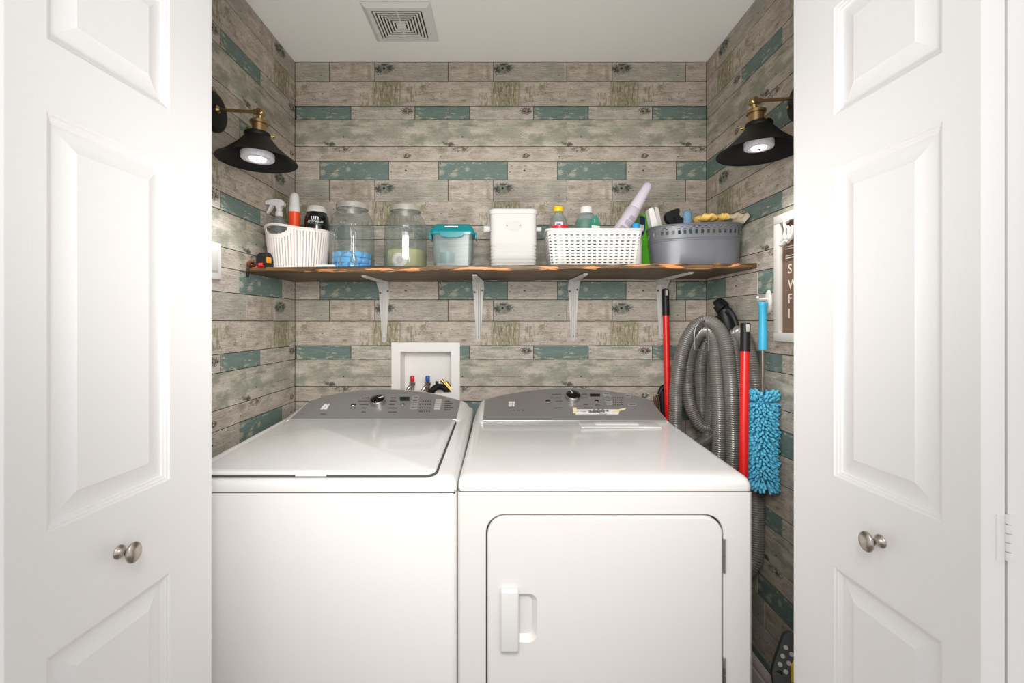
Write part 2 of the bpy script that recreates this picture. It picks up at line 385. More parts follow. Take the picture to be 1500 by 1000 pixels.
# ---------------------------------------------------------------- structure
XL, XR, YB, YF = -0.907, 0.898, 1.946, 1.035
ZC = 2.439
WB = XR-XL
def plank_mesh(rects, mp, m):
    """rects in (u,z); mp(u,z,out)->world ; out = distance proud of the backing"""
    me = bpy.data.meshes.new('plank'); vs = []; fs = []; uvs = []
    g, b = 0.0013, 0.0007
    for (u0, u1, z0, z1) in rects:
        n = len(vs)
        for (ins, out) in ((g, 0.0), (g, 0.0013), (g+b, 0.002)):
            for (u, z) in ((u0+ins, z0+ins), (u1-ins, z0+ins), (u1-ins, z1-ins), (u0+ins, z1-ins)):
                vs.append(mp(u, z, out)); uvs.append((u, z))
        for k in (0, 4):
            for i in range(4):
                j = (i+1) % 4; fs.append((n+k+i, n+k+j, n+k+4+j, n+k+4+i))
        fs.append((n+8, n+9, n+10, n+11))
    me.from_pydata(vs, [], fs); lay = me.uv_layers.new(name='UVMap')
    for l in me.loops: lay.data[l.index].uv = uvs[l.vertex_index]
    bm = bmesh.new(); bm.from_mesh(me); bmesh.ops.recalc_face_normals(bm, faces=bm.faces[:])
    bm.to_mesh(me); bm.free()
    me.materials.append(m); return me
def sub(rect, hole):
    u0, u1, z0, z1 = rect; a, b, c, d = hole
    if u1 <= a or u0 >= b or z1 <= c or z0 >= d: return [rect]
    out = []
    if u0 < a: out.append((u0, a, z0, z1))
    if u1 > b: out.append((b, u1, z0, z1))
    m0, m1 = max(u0, a), min(u1, b)
    if z0 < c: out.append((m0, m1, z0, c))
    if z1 > d: out.append((m0, m1, d, z1))
    return out
def planks(wall, ua, ub, mp, hole=None, zmin=0.0):
    for kv in range(-2, 5):
        for (q0, q1, pcs) in ROWS:
            z1 = min(ZA-(kv*Q0+q0)/PU, ZC-0.001); z0 = max(ZA-(kv*Q0+q1)/PU, zmin)
            if z1-z0 < 0.008: continue
            if len(pcs) == 1:
                lst = [(ua, ub, pcs[0][2])]
            else:
                lst = []
                for kh in range(-8, 9):
                    for (p0, p1, m) in pcs:
                        a = max(U0+(kh*P0+p0)/PU, ua); b = min(U0+(kh*P0+p1)/PU, ub)
                        if b-a > 0.006: lst.append((a, b, m))
            for (a, b, m) in lst:
                rects = [(a, b, z0, z1)]
                if hole: rects = sub(rects[0], hole)
                if not rects: continue
                o = bpy.data.objects.new('plank', plank_mesh(rects, mp, m)); COL.objects.link(o); o.parent = wall
# utility box recess
HX0, HX1, HZ0, HZ1 = (587-CX)/PU, (661-CX)/PU, 0.985, CZ-(515-CY)/PU
m_ = MB(); TH = 0.10
for (x0, x1, z0, z1) in ((XL-0.1, HX0-.004, 0, ZC), (HX1+.004, XR+0.1, 0, ZC), (HX0-.004, HX1+.004, HZ1+.004, ZC), (HX0-.004, HX1+.004, 0, HZ0-.004)):
    m_.box(x0, x1, YB+.002, YB+TH, z0, z1)
wb = tag(m_.build('wall_back', M_backing, smooth=False), 'closet back wall papered in weathered plank print', kind='structure')
wl = tag(MB().box(XL-0.1, XL-.002, 0.95, YB+.002, 0, ZC).build('wall_left', M_backing, smooth=False), 'closet left wall papered in weathered plank print', kind='structure')
wr = tag(MB().box(XR+.002, XR+.1, 0.95, YB+.002, 0, ZC).build('wall_right', M_backing, smooth=False), 'closet right wall papered in weathered plank print', kind='structure')
planks(wb, 0, WB, lambda u, z, o: (XL+u, YB+.002-o, z), hole=(HX0-.004-XL, HX1+.004-XL, HZ0-.004, HZ1+.004), zmin=0.60)
planks(wl, -(YB-YF), 0, lambda u, z, o: (XL-.002+o, YB+u, z), zmin=0.5)
planks(wr, WB, WB+(YB-YF), lambda u, z, o: (XR+.002-o, YB-(u-WB), z), zmin=0.12)
tag(MB().box(-1.5, 1.5, 0.93, YB+.1, ZC, ZC+.08).build('ceiling', M_ceil, smooth=False), 'white closet ceiling', kind='structure')
# front wall with its 5 ft opening (outside face painted white)
m_ = MB(); JL, JR = -0.752, 0.765
m_.box(-1.5, JL, .93, YF, 0, ZC); m_.box(JR, 1.5, .93, YF, 0, ZC); m_.box(JL, JR, .93, YF, 2.07, ZC)
tag(m_.build('wall_front', M_trimw, smooth=False), 'white wall around the closet opening', kind='structure')
N = NT('grey_vinyl_floor'); tc = N.t.nodes.new('ShaderNodeTexCoord'); nz = N.t.nodes.new('ShaderNodeTexNoise'); mpn = N.t.nodes.new('ShaderNodeMapping')
mpn.inputs['Scale'].default_value = (20, 2, 1); N.L(tc.outputs['Object'], mpn.inputs[0]); N.L(mpn.outputs[0], nz.inputs['Vector']); nz.inputs['Detail'].default_value = 5
N.L(N.mix(nz.outputs['Fac'], (120, 110, 102), (160, 150, 142)), N.b.inputs['Base Color']); N.b.inputs['Roughness'].default_value = .45
tag(MB().box(-1.5, 1.5, -1.6, YB+.1, -.05, 0).build('floor', N.m, smooth=False), 'grey-brown vinyl plank floor', kind='structure')
def baseboard(name, prof_to_world, a, b, lab):
    prof = [(0, 0), (.014, 0), (.014, .07), (.012, .078), (.009, .082), (.009, .09), (.012, .094), (.011, .104), (.006, .116), (.003, .12), (0, .12)]
    tag(MB().loft([[prof_to_world(d, z, a) for d, z in prof], [prof_to_world(d, z, b) for d, z in prof]]).build(name, M_base, ang=20), lab, kind='structure')
baseboard('baseboard_right', lambda d, z, t: Vector((XR-d, t, z)), YF, YB, 'white moulded baseboard along the right closet wall')
baseboard('baseboard_left', lambda d, z, t: Vector((XL+d, t, z)), YF, YB, 'white moulded baseboard along the left closet wall')

# --- doors: two bifold pairs, folded open
def ring_faces(mb, loops):
    mb.loft(loops, cap0=False, cap1=False)
def leaf_mesh(name, A, B, nrm, parent, mirror=False):
    """A far-bottom corner, B near-bottom corner of the visible face; nrm outward; three raised panels"""
    A = Vector(A); B = Vector(B); W = (B-A).length; d = (B-A).normalized(); nrm = Vector(nrm)
    z0, z1 = 0.012, 2.035
    def q(s_, z, h): p = A+d*s_+nrm*h; return (p.x, p.y, z)
    mb = MB()
    sA, sB = (0.112, W-0.052)
    zs = [z0, 0.20, 0.818, 0.997, 1.602, 1.706, 1.918, z1]
    cells = [(1, 2), (3, 4), (5, 6)]
    # frame face
    def quad(s0, s1, a, b): mb.add([q(s0, a, 0), q(s1, a, 0), q(s1, b, 0), q(s0, b, 0)], [(0, 1, 2, 3)])
    for k in range(7):
        if k in (1, 3, 5):
            quad(0, sA, zs[k], zs[k+1]); quad(sB, W, zs[k], zs[k+1])
        else:
            quad(0, sA, zs[k], zs[k+1]); quad(sA, sB, zs[k], zs[k+1]); quad(sB, W, zs[k], zs[k+1])
    for (ia, ib) in cells:
        a, b = zs[ia], zs[ib]
        prof = [(0, 0), (.002, -.003), (.005, -.0035), (.007, -.006), (.010, -.0068), (.012, -.0095), (.016, -.010), (.0185, -.0098), (.042, -.0032), (.0445, -.002)]
        loops = [[q(sA+i, a+i, h), q(sB-i, a+i, h), q(sB-i, b-i, h), q(sA+i, b-i, h)] for i, h in prof]
        mb.loft([[Vector(p) for p in l] for l in loops], cap0=False, cap1=True)
    # edges and back
    t = -0.035
    mb.add([q(0, z0, 0), q(W, z0, 0), q(W, z1, 0), q(0, z1, 0), q(0, z0, t), q(W, z0, t), q(W, z1, t), q(0, z1, t)],
           [(0, 1, 5, 4), (1, 2, 6, 5), (2, 3, 7, 6), (3, 0, 4, 7), (4, 5, 6, 7)])
    return mb.build(name, M_door, parent, ang=14, fix=True), d, nrm
def door(name, lab, side):
    # side -1 left, +1 right
    root = bpy.data.objects.new(name, None); COL.objects.link(root); tag(root, lab, kind='structure')
    if side < 0: far = Vector((-.692+.063*.965, .965, 0)); near = Vector((-.692+.063*.584, .584, 0)); n = Vector((1, -.063, 0)).normalized()
    else: far = Vector((.694-.045*.987, .987, 0)); near = Vector((.694-.045*.617, .617, 0)); n = Vector((-1, -.045, 0)).normalized()
    lf, d, n = leaf_mesh('door_leaf', far, near, n, root)
    # rear leaf, folded behind the front one with a 4 mm gap
    far2 = far-n*.0745; near2 = near-n*.0745
    leaf_mesh('door_leaf', far2, near2, -n, root)
    # knob: rosette, stem and egg-shaped head
    kd = .748 if side < 0 else .772
    base = (Vector((-.692+.063*kd, kd, .912)) if side < 0 else Vector((.694-.045*kd, kd, .918)))
    M = Matrix.Translation(base) @ toward(n)
    kb = MB()
    kb.lathe([(.0115, -.0005), (.0115, .001), (.0095, .003), (.0062, .0055), (.0055, .010), (.0058, .0150), (.0085, .0175)], 28, M)
    prof = [(.016*math.sin(t), -.0062*math.cos(t)+.0225) for t in [PI*i/12 for i in range(13)]]
    kb.lathe([(max(r, 1e-4), z) for r, z in prof], 28, M @ Matrix.Scale(.82, 4, (0, 1, 0)) if False else M @ Matrix.Diagonal((.92, 1.10, 1.15, 1)))
    kb.build('knob', M_nickel, root, ang=60)
    # hinges on the two fold edges, knuckle between them
    for hz in (0.25, 1.0, 1.79):
        ctr = near-n*.0372+Vector((0, 0, hz)); h = MB()
        u = n; f = -Vector(d)*-1  # d points to the camera along the leaf
        def hp(a, z, o): return ctr+u*a+f*o+Vector((0, 0, z))
        for (a0, a1) in ((.003, .015), (-.015, -.003)):
            vs = [hp(a, z, o) for o in (0, .0012) for (a, z) in ((a0, -.032), (a1, -.032), (a1, .032), (a0, .032))]
            h.add(vs, [(0, 1, 2, 3), (4, 5, 6, 7), (0, 1, 5, 4), (1, 2, 6, 5), (2, 3, 7, 6), (3, 0, 4, 7)])
        for k in range(5):
            h.tube([hp(0, -.032+k*.0128+.0006, .0025), hp(0, -.032+(k+1)*.0128-.0006, .0025)], .0036, 12)
        h.build('hinge', M_door, root)
    return root
door('door_1', 'white moulded bifold door folded open on the left, brushed nickel knob', -1)
door('door_2', 'white moulded bifold door folded open on the right, hinge showing', 1)

# ---------------------------------------------------------------- ceiling vent
vt = thing('ceiling_vent', 'square white exhaust fan grille on the closet ceiling', 'vent', (-.38, 1.688, ZC))
vx0, vx1, vy0, vy1 = -.505, -.2545, 1.578, 1.798
def rect3(x0, x1, y0, y1, z): return [Vector((x0, y0, z)), Vector((x1, y0, z)), Vector((x1, y1, z)), Vector((x0, y1, z))]
gx0, gx1, gy0, gy1 = -.474, -.2905, 1.607, 1.772
m_ = MB()
m_.loft([rect3(vx0, vx1, vy0, vy1, ZC-.001), rect3(vx0, vx1, vy0, vy1, ZC-.004), rect3(vx0+.016, vx1-.016, vy0+.014, vy1-.014, ZC-.014),
         rect3(gx0, gx1, gy0, gy1, ZC-.0145), rect3(gx0, gx1, gy0, gy1, ZC-.004)], False, False)
m_.build('frame', M_white, vt, world=True, ang=15)
MB().box(gx0, gx1, gy0, gy1, ZC-.004, ZC-.001).build('gap_shade_backing', M_gap, vt, world=True)
nr = 7; cxm, cym = (gx0+gx1)/2, (gy0+gy1)/2
for k in range(nr):
    f0 = 1-(k+.48)/(nr+1); f1 = 1-(k+1.0)/(nr+1)
    hx, hy = (gx1-gx0)/2, (gy1-gy0)/2
    def rr(f, z): return rect3(cxm-hx*f, cxm+hx*f, cym-hy*f, cym+hy*f, z)
    r_ = MB().loft([rr(f0, ZC-.0125), rr(f0, ZC-.0142), rr(f1, ZC-.0142), rr(f1, ZC-.0125)], False, False)
    r_.build('slat', M_white, vt, world=True, ang=15)
m_ = MB(); f = 1/(nr+1)*1.0
m_.box(cxm-hx*f*1.4, cxm+hx*f*1.4, cym-hy*f*.9, cym+hy*f*.9, ZC-.0148, ZC-.004)
m_.build('centre_plate', M_white, vt, world=True)
m_ = MB()
for (a, b) in ((-1, 0), (1, 0)):
    pass
m_.box(cxm-.0018, cxm+.0018, gy0, cym-hy*f, ZC-.013, ZC-.006); m_.box(cxm-.0018, cxm+.0018, cym+hy*f, gy1, ZC-.013, ZC-.006)
m_.build('cross_rib', M_white, vt, world=True)

# ---------------------------------------------------------------- wall sconces
def sconce(side, lab):
    if side < 0: wx, D, jx, jz, sx, pr = XL, 1.385, -.752, 1.953, -.762, .048
    else: wx, D, jx, jz, sx, pr = XR, 1.315, .745, 1.953, .762, .040
    t = thing('wall_sconce', lab, 'lamp', (wx, D, 1.955), 'industrial wall sconces')
    s = -side
    Mw = T(wx, D, 1.957) @ RY(PI/2*s)
    MB().lathe([(.062, .0005), (.062, .010), (.059, .0145), (.052, .018), (.001, .0185)], 40, Mw).build('backplate', M_shade, t, world=True)
    MB().lathe([(.005, .017), (.005, .022), (.003, .024), (.0005, .0245)], 12, Mw @ T(0, -.045 if side < 0 else .045, 0)).build('screw', M_brass, t, world=True)
    a = MB(); a.tube([(wx+s*.016, D, 1.962), (jx, D, jz)], .0052, 12); a.lathe([(.012, 0), (.012, .006), (.006, .012)], 16, T(wx+s*.016, D, 1.962) @ RY(PI/2*s))
    a.tube([(jx-s*.022, D, jz+.001), (jx-s*.004, D, jz)], .0085, 14)
    a.build('arm', M_brass, t, world=True)
    j = MB(); M = T(jx, D, jz)
    j.lathe([(max(.0125*math.sin(q), 1e-4), .0125*math.cos(q)) for q in [PI*i/10 for i in range(11)]], 16, M)
    j.tube([(jx, D-.016, jz), (jx, D+.016, jz)], .0075, 12)
    j.tube([(jx, D, jz), (jx+(sx-jx)*.5, D+.002, jz-.03)], .0075, 12)
    j.build('swivel_joint', M_brass, t, world=True)
    top = Vector(((jx+sx)/2, D, 1.926)); M = T(*top)
    MB().lathe([(.008, .004), (.020, .002), (.0265, -.002), (.0265, -.010), (.0205, -.012), (.0205, -.036), (.024, -.037)], 32, M).build('lamp_socket', M_brass, t, world=True, ang=30)
    rim = Vector((sx, D, 1.800))
    # shade: hollow flared cone, thin sheet metal
    ax = T(sx, D, 1.800)
    out = [(.024, .090), (.036, .088), (.0375, .083), (.036, .076), (.042, .068), (.060, .046), (.082, .026), (.100, .010), (.1145, .002), (.115, 0)]
    inn = [(.1130, 0.0005), (.098, .0075), (.080, .0235), (.058, .0435), (.040, .0655), (.030, .074), (.001, .075)]
    MB().lathe(out+inn, 64, ax, cap0=True, cap1=False).build('lamp_shade', M_shade, t, world=True, ang=40)
    for k in (0.4, 2.5, 4.6):
        c = Vector((sx+.036*math.cos(k), D+.036*math.sin(k), 1.884)); d = Vector((math.cos(k), math.sin(k), 0))
        MB().tube([c, c+d*.006, c+d*.0062, c+d*.012], [.0018, .0018, .0042, .0042], 10).build('thumb_screw', M_gold, t, world=True)
    pz = 1.806 if side < 0 else 1.814
    tilt = RX(0)
    pm = T(sx, D, pz) @ tilt
    MB().lathe([(pr*.8, .022), (pr, .018), (pr, .003), (pr*.96, 0), (pr*.72, -.001), (pr*.66, .002), (.001, .0025)], 36, pm).build('puck_light', M_puck, t, world=True)
    MB().lathe([(pr*.52, .0015), (pr*.48, -.0018), (pr*.3, -.003), (.001, -.0032)], 32, pm).build('led_lens', M_led, t, world=True)
    MB().lathe([(.0055, -.003), (.0055, -.0042), (.0005, -.0045)], 16, pm).build('sensor_dot', M_wire, t, world=True)
    for z in (0,):
        l = bpy.data.lights.new('puck_glow', 'SPOT'); l.energy = 9; l.spot_size = 2.2; l.spot_blend = 1; l.shadow_soft_size = .03; l.color = (.95, .98, 1)
        lo = bpy.data.objects.new('puck_glow', l); COL.objects.link(lo); lo.parent = t; lo.location = Vector((sx, D, pz-.008))-t.location
sconce(-1, 'black and brass cone wall sconce on the left wall, LED puck lit')
sconce(1, 'black and brass cone wall sconce on the right wall, LED puck lit')

# ---------------------------------------------------------------- light switch
t = thing('light_switch', 'white wall switch plate on the left wall beside the door edge', 'switch', (XL, 1.391, 1.49))
MB().box(XL+.0003, XL+.006, 1.356, 1.426, 1.434, 1.55, .0025).build('switch_plate', M_white, t, world=True)
MB().box(XL+.005, XL+.009, 1.374, 1.408, 1.459, 1.525, .0015).build('rocker', M_tinwhite, t, world=True)

# ---------------------------------------------------------------- shelf
def zs(X): return 1.4985+.0085*X          # top surface of the shelf
SY0 = 1.557
N = NT('stained_pine'); tc = N.t.nodes.new('ShaderNodeTexCoord'); mpn = N.t.nodes.new('ShaderNodeMapping'); N.L(tc.outputs['Object'], mpn.inputs[0])
mpn.inputs['Scale'].default_value = (1.2, 14, 30); nz = N.t.nodes.new('ShaderNodeTexNoise'); nz.inputs['Scale'].default_value = 3; nz.inputs['Detail'].default_value = 6; nz.inputs['Distortion'].default_value = 1.2
N.L(mpn.outputs[0], nz.inputs['Vector'])
col = N.mix(N.ramp(nz.outputs['Fac'], .35, .65), (58, 41, 24), (106, 80, 49))
mp2 = N.t.nodes.new('ShaderNodeMapping'); N.L(tc.outputs['Object'], mp2.inputs[0]); mp2.inputs['Scale'].default_value = (9, 60, 90)
nz2 = N.t.nodes.new('ShaderNodeTexNoise'); nz2.inputs['Scale'].default_value = 1; nz2.inputs['Detail'].default_value = 4; N.L(mp2.outputs[0], nz2.inputs['Vector'])
sx_ = N.t.nodes.new('ShaderNodeSeparateXYZ'); N.L(tc.outputs['Object'], sx_.inputs[0])
front = N.math('SUBTRACT', 1, N.ramp(sx_.outputs[1], SY0+.008, SY0+.012))   # worn stain on the sanded front edge
col = N.mix(N.math('MULTIPLY', N.ramp(nz2.outputs['Fac'], .585, .62), front), col, (196, 132, 80))
N.L(col, N.b.inputs['Base Color']); N.b.inputs['Roughness'].default_value = .5
M_shelf = N.m
m_ = MB(); n = 64; rings = []
rs = random.Random(3)
for i in range(n+1):
    X = XL+.003+(XR-XL-.006)*i/n
    e = min(X-XL, XR-X); yf = SY0+.004*math.sin(i*.45)+.0015*math.sin(i*1.7)
    if e < .03 and X < 0: yf += (.03-e)*.45
    zt = zs(X); zb = zt-.0185+.0015*math.sin(i*.3)
    if i % 7 == 3: zb += .0015
    rings.append([Vector((X, yf+.003, zt)), Vector((X, yf, zt-.003)), Vector((X, yf+.0005, zb+.004)), Vector((X, yf+.005, zb)), Vector((X, YB-.001, zb)), Vector((X, YB-.001, zt))])
m_.loft(rings)
sh = m_.build('wall_shelf', M_shelf, ang=25)
tag(sh, 'long dark stained wooden shelf board across the closet back wall', 'shelf')

# brackets
def bracket(X, yt, lab):
    zt = zs(X)-.0205; t = thing('shelf_bracket', lab, 'bracket', (X, YB, zt), 'shelf brackets')
    b = MB()
    # wall plate with raised channel, tapering down; arm tapering to the front
    L, A = .25, YB-yt
    for (w0, w1, n0, n1, o0, o1) in ((.050, .020, 0, 1, 0, 0),):
        pl = []
        for k in range(9):
            f = k/8; w = .050+(.019-.050)*f
            pl.append((f, w))
        rings = []
        for f, w in pl:
            z = zt-.004-L*f; c = min(.0065, w*.3)
            sec = [(-w/2, 0), (-w/2, .003), (-c-.003, .003), (-c, .0075), (-.002, .0075), (0, .0045), (.002, .0075), (c, .0075), (c+.003, .003), (w/2, .003), (w/2, 0)]
            rings.append([Vector((X+a, YB-h, z)) for a, h in sec])
        b.loft(rings)
        b.tube([(X, YB-.001, zt-.004-L), (X, YB-.0035, zt-.004-L)], .0097, 16)
        rings = []
        for k in range(9):
            f = k/8; w = .050+(.016-.050)*f; c = min(.0065, w*.3); y = YB-.002-A*f
            sec = [(-w/2, 0), (-w/2, .003), (-c-.003, .003), (-c, .0075), (-.002, .0075), (0, .0045), (.002, .0075), (c, .0075), (c+.003, .003), (w/2, .003), (w/2, 0)]
            rings.append([Vector((X+a, y, zt-h)) for a, h in sec])
        b.loft(rings)
        # folded corner gusset
        for s_ in (-1, 1):
            b.add([(X+s_*.025, YB-.001, zt-.001), (X+s_*.025, YB-.040, zt-.001), (X+s_*.025, YB-.001, zt-.040), (X+s_*.0235, YB-.001, zt-.001), (X+s_*.0235, YB-.040, zt-.001), (X+s_*.0235, YB-.001, zt-.040)],
                  [(0, 1, 2), (3, 5, 4), (0, 1, 4, 3), (1, 2, 5, 4), (2, 0, 3, 5)])
        b.add([(X-.025, YB-.028, zt-.001), (X+.025, YB-.028, zt-.001), (X+.025, YB-.003, zt-.026), (X-.025, YB-.003, zt-.026)], [(0, 1, 2, 3)])
    b.build('bracket_body', M_bracket, t, world=True, ang=25)
    for (dx, dz) in ((-.0165, -.048), (.0165, -.040), (0, -.2445)):
        MB().lathe([(.0042, 0), (.0042, .0016), (.0022, .0028), (.0003, .0028)], 12, T(X+dx, YB-.0035, zt+dz) @ RX(PI/2)).build('screw', M_screw, t, world=True)
bracket(-.515, 1.656, 'grey-white metal bracket under the shelf, leftmost of four')
bracket(-.102, 1.66, 'grey-white metal bracket under the shelf, below the teal-lidded container')
bracket(.314, 1.66, 'grey-white metal bracket under the shelf, below the white rectangular basket')
bracket(.700, 1.64, 'grey-white metal bracket behind the red pole, rightmost of four')

# ---------------------------------------------------------------- utility box
fx0, fx1, fz0, fz1 = (573.5-CX)/PU, (674-CX)/PU, CZ-(589-CY)/PU, CZ-(501-CY)/PU
t = thing('washer_outlet_box', 'white recessed plumbing outlet box in the back wall above the washer', 'outlet box', ((fx0+fx1)/2, YB, fz0))
HZb = CZ-(575-CY)/PU
HZb = max(HZb, HZ0+.003)
def rz(x0, x1, z0, z1, y): return [Vector((x0, y, z0)), Vector((x1, y, z0)), Vector((x1, y, z1)), Vector((x0, y, z1))]
m_ = MB(); m_.loft([rz(fx0, fx1, fz0-.01, fz1, YB-.0005), rz(fx0, fx1, fz0-.01, fz1, YB-.005), rz(fx0+.002, fx1-.002, fz0-.008, fz1-.002, YB-.007), rz(HX0, HX1, HZb, HZ1, YB-.007), rz(HX0, HX1, HZb, HZ1, YB)], False, False)
m_.build('face_frame', M_trimw, t, world=True, ang=20)
m_ = MB(); m_.loft([rz(HX0, HX1, HZb, HZ1, YB), rz(HX0+.003, HX1-.003, HZb+.002, HZ1-.002, YB+.072)], False, True)
m_.build('recess', M_trimw, t, world=True, ang=20)
for nm, px, cm, lab in (('hot_valve', 604, M_red, 'red capped shut-off valve inside the outlet box'), ('cold_valve', 626.5, M_blue, 'blue capped shut-off valve inside the outlet box')):
    D = 1.965; b = P(px, 575, D); v = thing(nm, lab, 'valve', b)
    MB().lathe([(.0085, .050), (.0098, .053), (.0098, .072), (.008, .0745), (.0003, .075)], 12, T(*b)).build('handle_cap', cm, v, world=True, ang=50)
    m_ = MB(); m_.lathe([(.009, -.012), (.009, .030), (.013, .033), (.014, .044), (.008, .050)], 14, T(*b)); m_.build('valve_body', M_nickel, v, world=True, ang=30)
    m_ = MB(); c = b+Vector((0, -.008, .038)); m_.tube(catmull([c, c+Vector((-.012, -.012, -.014)), c+Vector((-.030, -.020, -.05)), c+Vector((-.036, -.022, -.09))], .006), .0075, 12)
    m_.build('hose_connector', M_chrome, v, world=True)
t2 = thing('drain_hose', 'black corrugated drain hose hooked inside the outlet box', 'hose', P(645, 575, 1.955))
pts = [P(626, 585, 1.90), P(632, 573, 1.925), P(641, 566.5, 1.95), P(651, 568, 1.965), P(656, 577, 1.975)]
path = resample(catmull(pts, .002), .0022)
MB().tube(path, [.0125+(.0016 if k % 2 else 0) for k in range(len(path))], 14).build('hose_body', M_black, t2, world=True, ang=20)
MB().box(*[v for v in (P(638, 562, 1.95).x, P(642.5, 562, 1.95).x)], 1.943, 1.949, P(0, 566, 1.95).z, P(0, 558, 1.95).z, .001).build('hose_clip', M_black, t2, world=True)
t3 = thing('brass_hose_bib', 'small brass fitting leaning at the right of the outlet box', 'fitting', P(656, 574, 1.95))
m_ = MB(); m_.tube([P(648, 558, 1.955), P(661, 572, 1.945)], .0048, 12); m_.tube([P(653, 560, 1.965), P(662, 571, 1.962)], .010, 14); m_.tube([P(646.5, 556.5, 1.955), P(649.5, 559.5, 1.955)], .008, 12)
m_.build('fitting_body', M_gold, t3, world=True)

# ---------------------------------------------------------------- washer and dryer
def appliance(nm, lab, X0, X1, Yf, zseam, pa, pb, dz, cat):
    Yb = 1.80; t = thing(nm, lab, cat, ((X0+X1)/2, (Yf+Yb)/2, 0))
    r = .014
    def ring(ix, fy, z, yb=Yb, slope=0):
        out = []
        for (x, y) in rrect(X0+ix, X1-ix, Yf+fy, yb, r, 5):
            out.append(Vector((x, y, z+slope*(y-Yf))))
        return out
    sl = .042
    tp = zseam+.0345
    deck = MB()
    deck.loft([ring(0, 0, zseam+.0015, slope=sl*.0), ring(0, 0, zseam+.012, slope=sl*.3), ring(.001, .003, zseam+.020, slope=sl*.6), ring(.004, .008, zseam+.0265, slope=sl*.85),
               ring(.009, .016, zseam+.0310, slope=sl), ring(.016, .028, zseam+.0338, slope=sl), ring(.026, .048, tp, slope=sl)])
    deck.build('top_deck', M_enamel, t, world=True, ang=60)
    # console housing: arched, leaning back
    cx = (pa+pb)/2; h = (pb-pa)/2; ze = .986+dz; zc = 1.031+dz; y0, y1 = 1.583, 1.752; zb = tp+sl*(y0-Yf)+.004
    def zt(X):
        u = (X-cx)/h
        if abs(u) <= 1: return ze+(zc-ze)*(1-abs(u)**2.1)
        k = (X0+.006, pa) if X < cx else (X1-.006, pb)
        f = min(1, abs((X-k[1])/(k[0]-k[1]))); return ze-(ze-zb+.012)*f**2.0
    hs = MB(); rings = []
    xs = [X0+.004+(X1-X0-.008)*i/56 for i in range(57)]
    for X in xs:
        z = zt(X); e = min(X-(X0+.004), (X1-.004)-X); ee = max(0, 1-e/.014); yy = .010*ee*ee
        fq = max(0, (pa-X)/(pa-X0), (X-pb)/(X1-pb)); zq = zb-.012*fq
        rings.append([Vector((X, y0+yy-.006, zb-.03)), Vector((X, y0+yy, zq)), Vector((X, y1+yy*.3, z)), Vector((X, y1+.012, z+.001)), Vector((X, y1+.026, z-.006)), Vector((X, y1+.034, z-.022)), Vector((X, y1+.034, .86))])
    hs.loft(rings); hs.build('console_housing', M_enamel, t, world=True, ang=35)
    pn = MB(); rings = []
    nrm_off = .0016
    for i in range(41):
        X = pa+(pb-pa)*i/40; z = zt(X); a = Vector((X, y0, zb)); b = Vector((X, y1, z)); d = b-a
        n_ = Vector((0, -d.z, d.y)).normalized()
        rings.append([a+n_*-.002+d*.01, a+n_*nrm_off+d*.01, b+n_*nrm_off+d*.0, b-n_*.002])
    pn.loft(rings); panel = pn.build('control_panel', M_panelgrey, t, world=True, ang=35)
    MB().tube([(pa, y0-.002, zb+.0005), (pb, y0-.002, zb+.0005)], .0035, 8).build('trim_strip', M_silver, t, world=True)
    # inverse map photo pixel -> point on panel
    def on(x, y, lift=nrm_off+.0002):
        lo, hi = 1.52, 1.80
        for _ in range(30):
            D = (lo+hi)/2; p = P(x, y, D); f = (D-y0)/(y1-y0); zp = zb+(zt(p.x)-zb)*f
            if p.z > zp: lo = D
            else: hi = D
        X = p.x; d = Vector((0, y1-y0, zt(X)-zb)); n_ = Vector((0, -d.z, d.y)).normalized()
        return p+n_*lift, n_
    def frame_at(x, y, lift=nrm_off+.0002):
        p, n_ = on(x, y, lift); xx = Vector((1, 0, 0)); yy = n_.cross(xx); yy = -yy if yy.z < 0 else yy
        return Matrix(((xx.x, yy.x, n_.x, p.x), (xx.y, yy.y, n_.y, p.y), (xx.z, yy.z, n_.z, p.z), (0, 0, 0, 1)))
    def decal(mb, x0, y0_, x1, y1_, th=.0004, skew=0):
        q = [on(x0, y1_)[0], on(x1, y1_)[0], on(x1+skew, y0_)[0], on(x0+skew, y0_)[0]]; n_ = on((x0+x1)/2, (y0_+y1_)/2)[1]
        mb.add([p-n_*.0003 for p in q]+[p+n_*th for p in q], [(0, 1, 2, 3), (4, 5, 6, 7), (0, 1, 5, 4), (1, 2, 6, 5), (2, 3, 7, 6), (3, 0, 4, 7)])
    # body
    body = MB(); zf = zseam-.0015
    return t, ring, on, frame_at, decal, body, zf, tp, sl, Yb
def knob_on(t, M, rk, tick=None):
    MB().lathe([(rk*1.0, 0), (rk*1.02, .010), (rk*.99, .017), (rk*.93, .020)], 40, M, cap1=False).build('dial_ring', M_chrome, t, world=True, ang=50)
    k = MB().lathe([(rk*.93, .0195), (rk*.86, .0215), (rk*.5, .0228), (.0003, .023)], 40, M).build('dial_cap', M_dkglass, t, world=True)
    MB().box(-.0016, .0016, rk*.05, rk*.82, .0225, .0236, .0005, 1, M @ RZ(tick)).build('dial_pointer', M_lprint, k, world=True)
def words(mb, decal, x0, y, x1, h=1.4):
    r = random.Random(int(x0*7+y)); x = x0
    while x < x1-.6:
        w_ = r.uniform(.7, 1.5); decal(mb, x, y-h*(.5 if r.random() < .7 else .8), min(x+w_, x1), y+h*.4, .0002); x += w_+.45
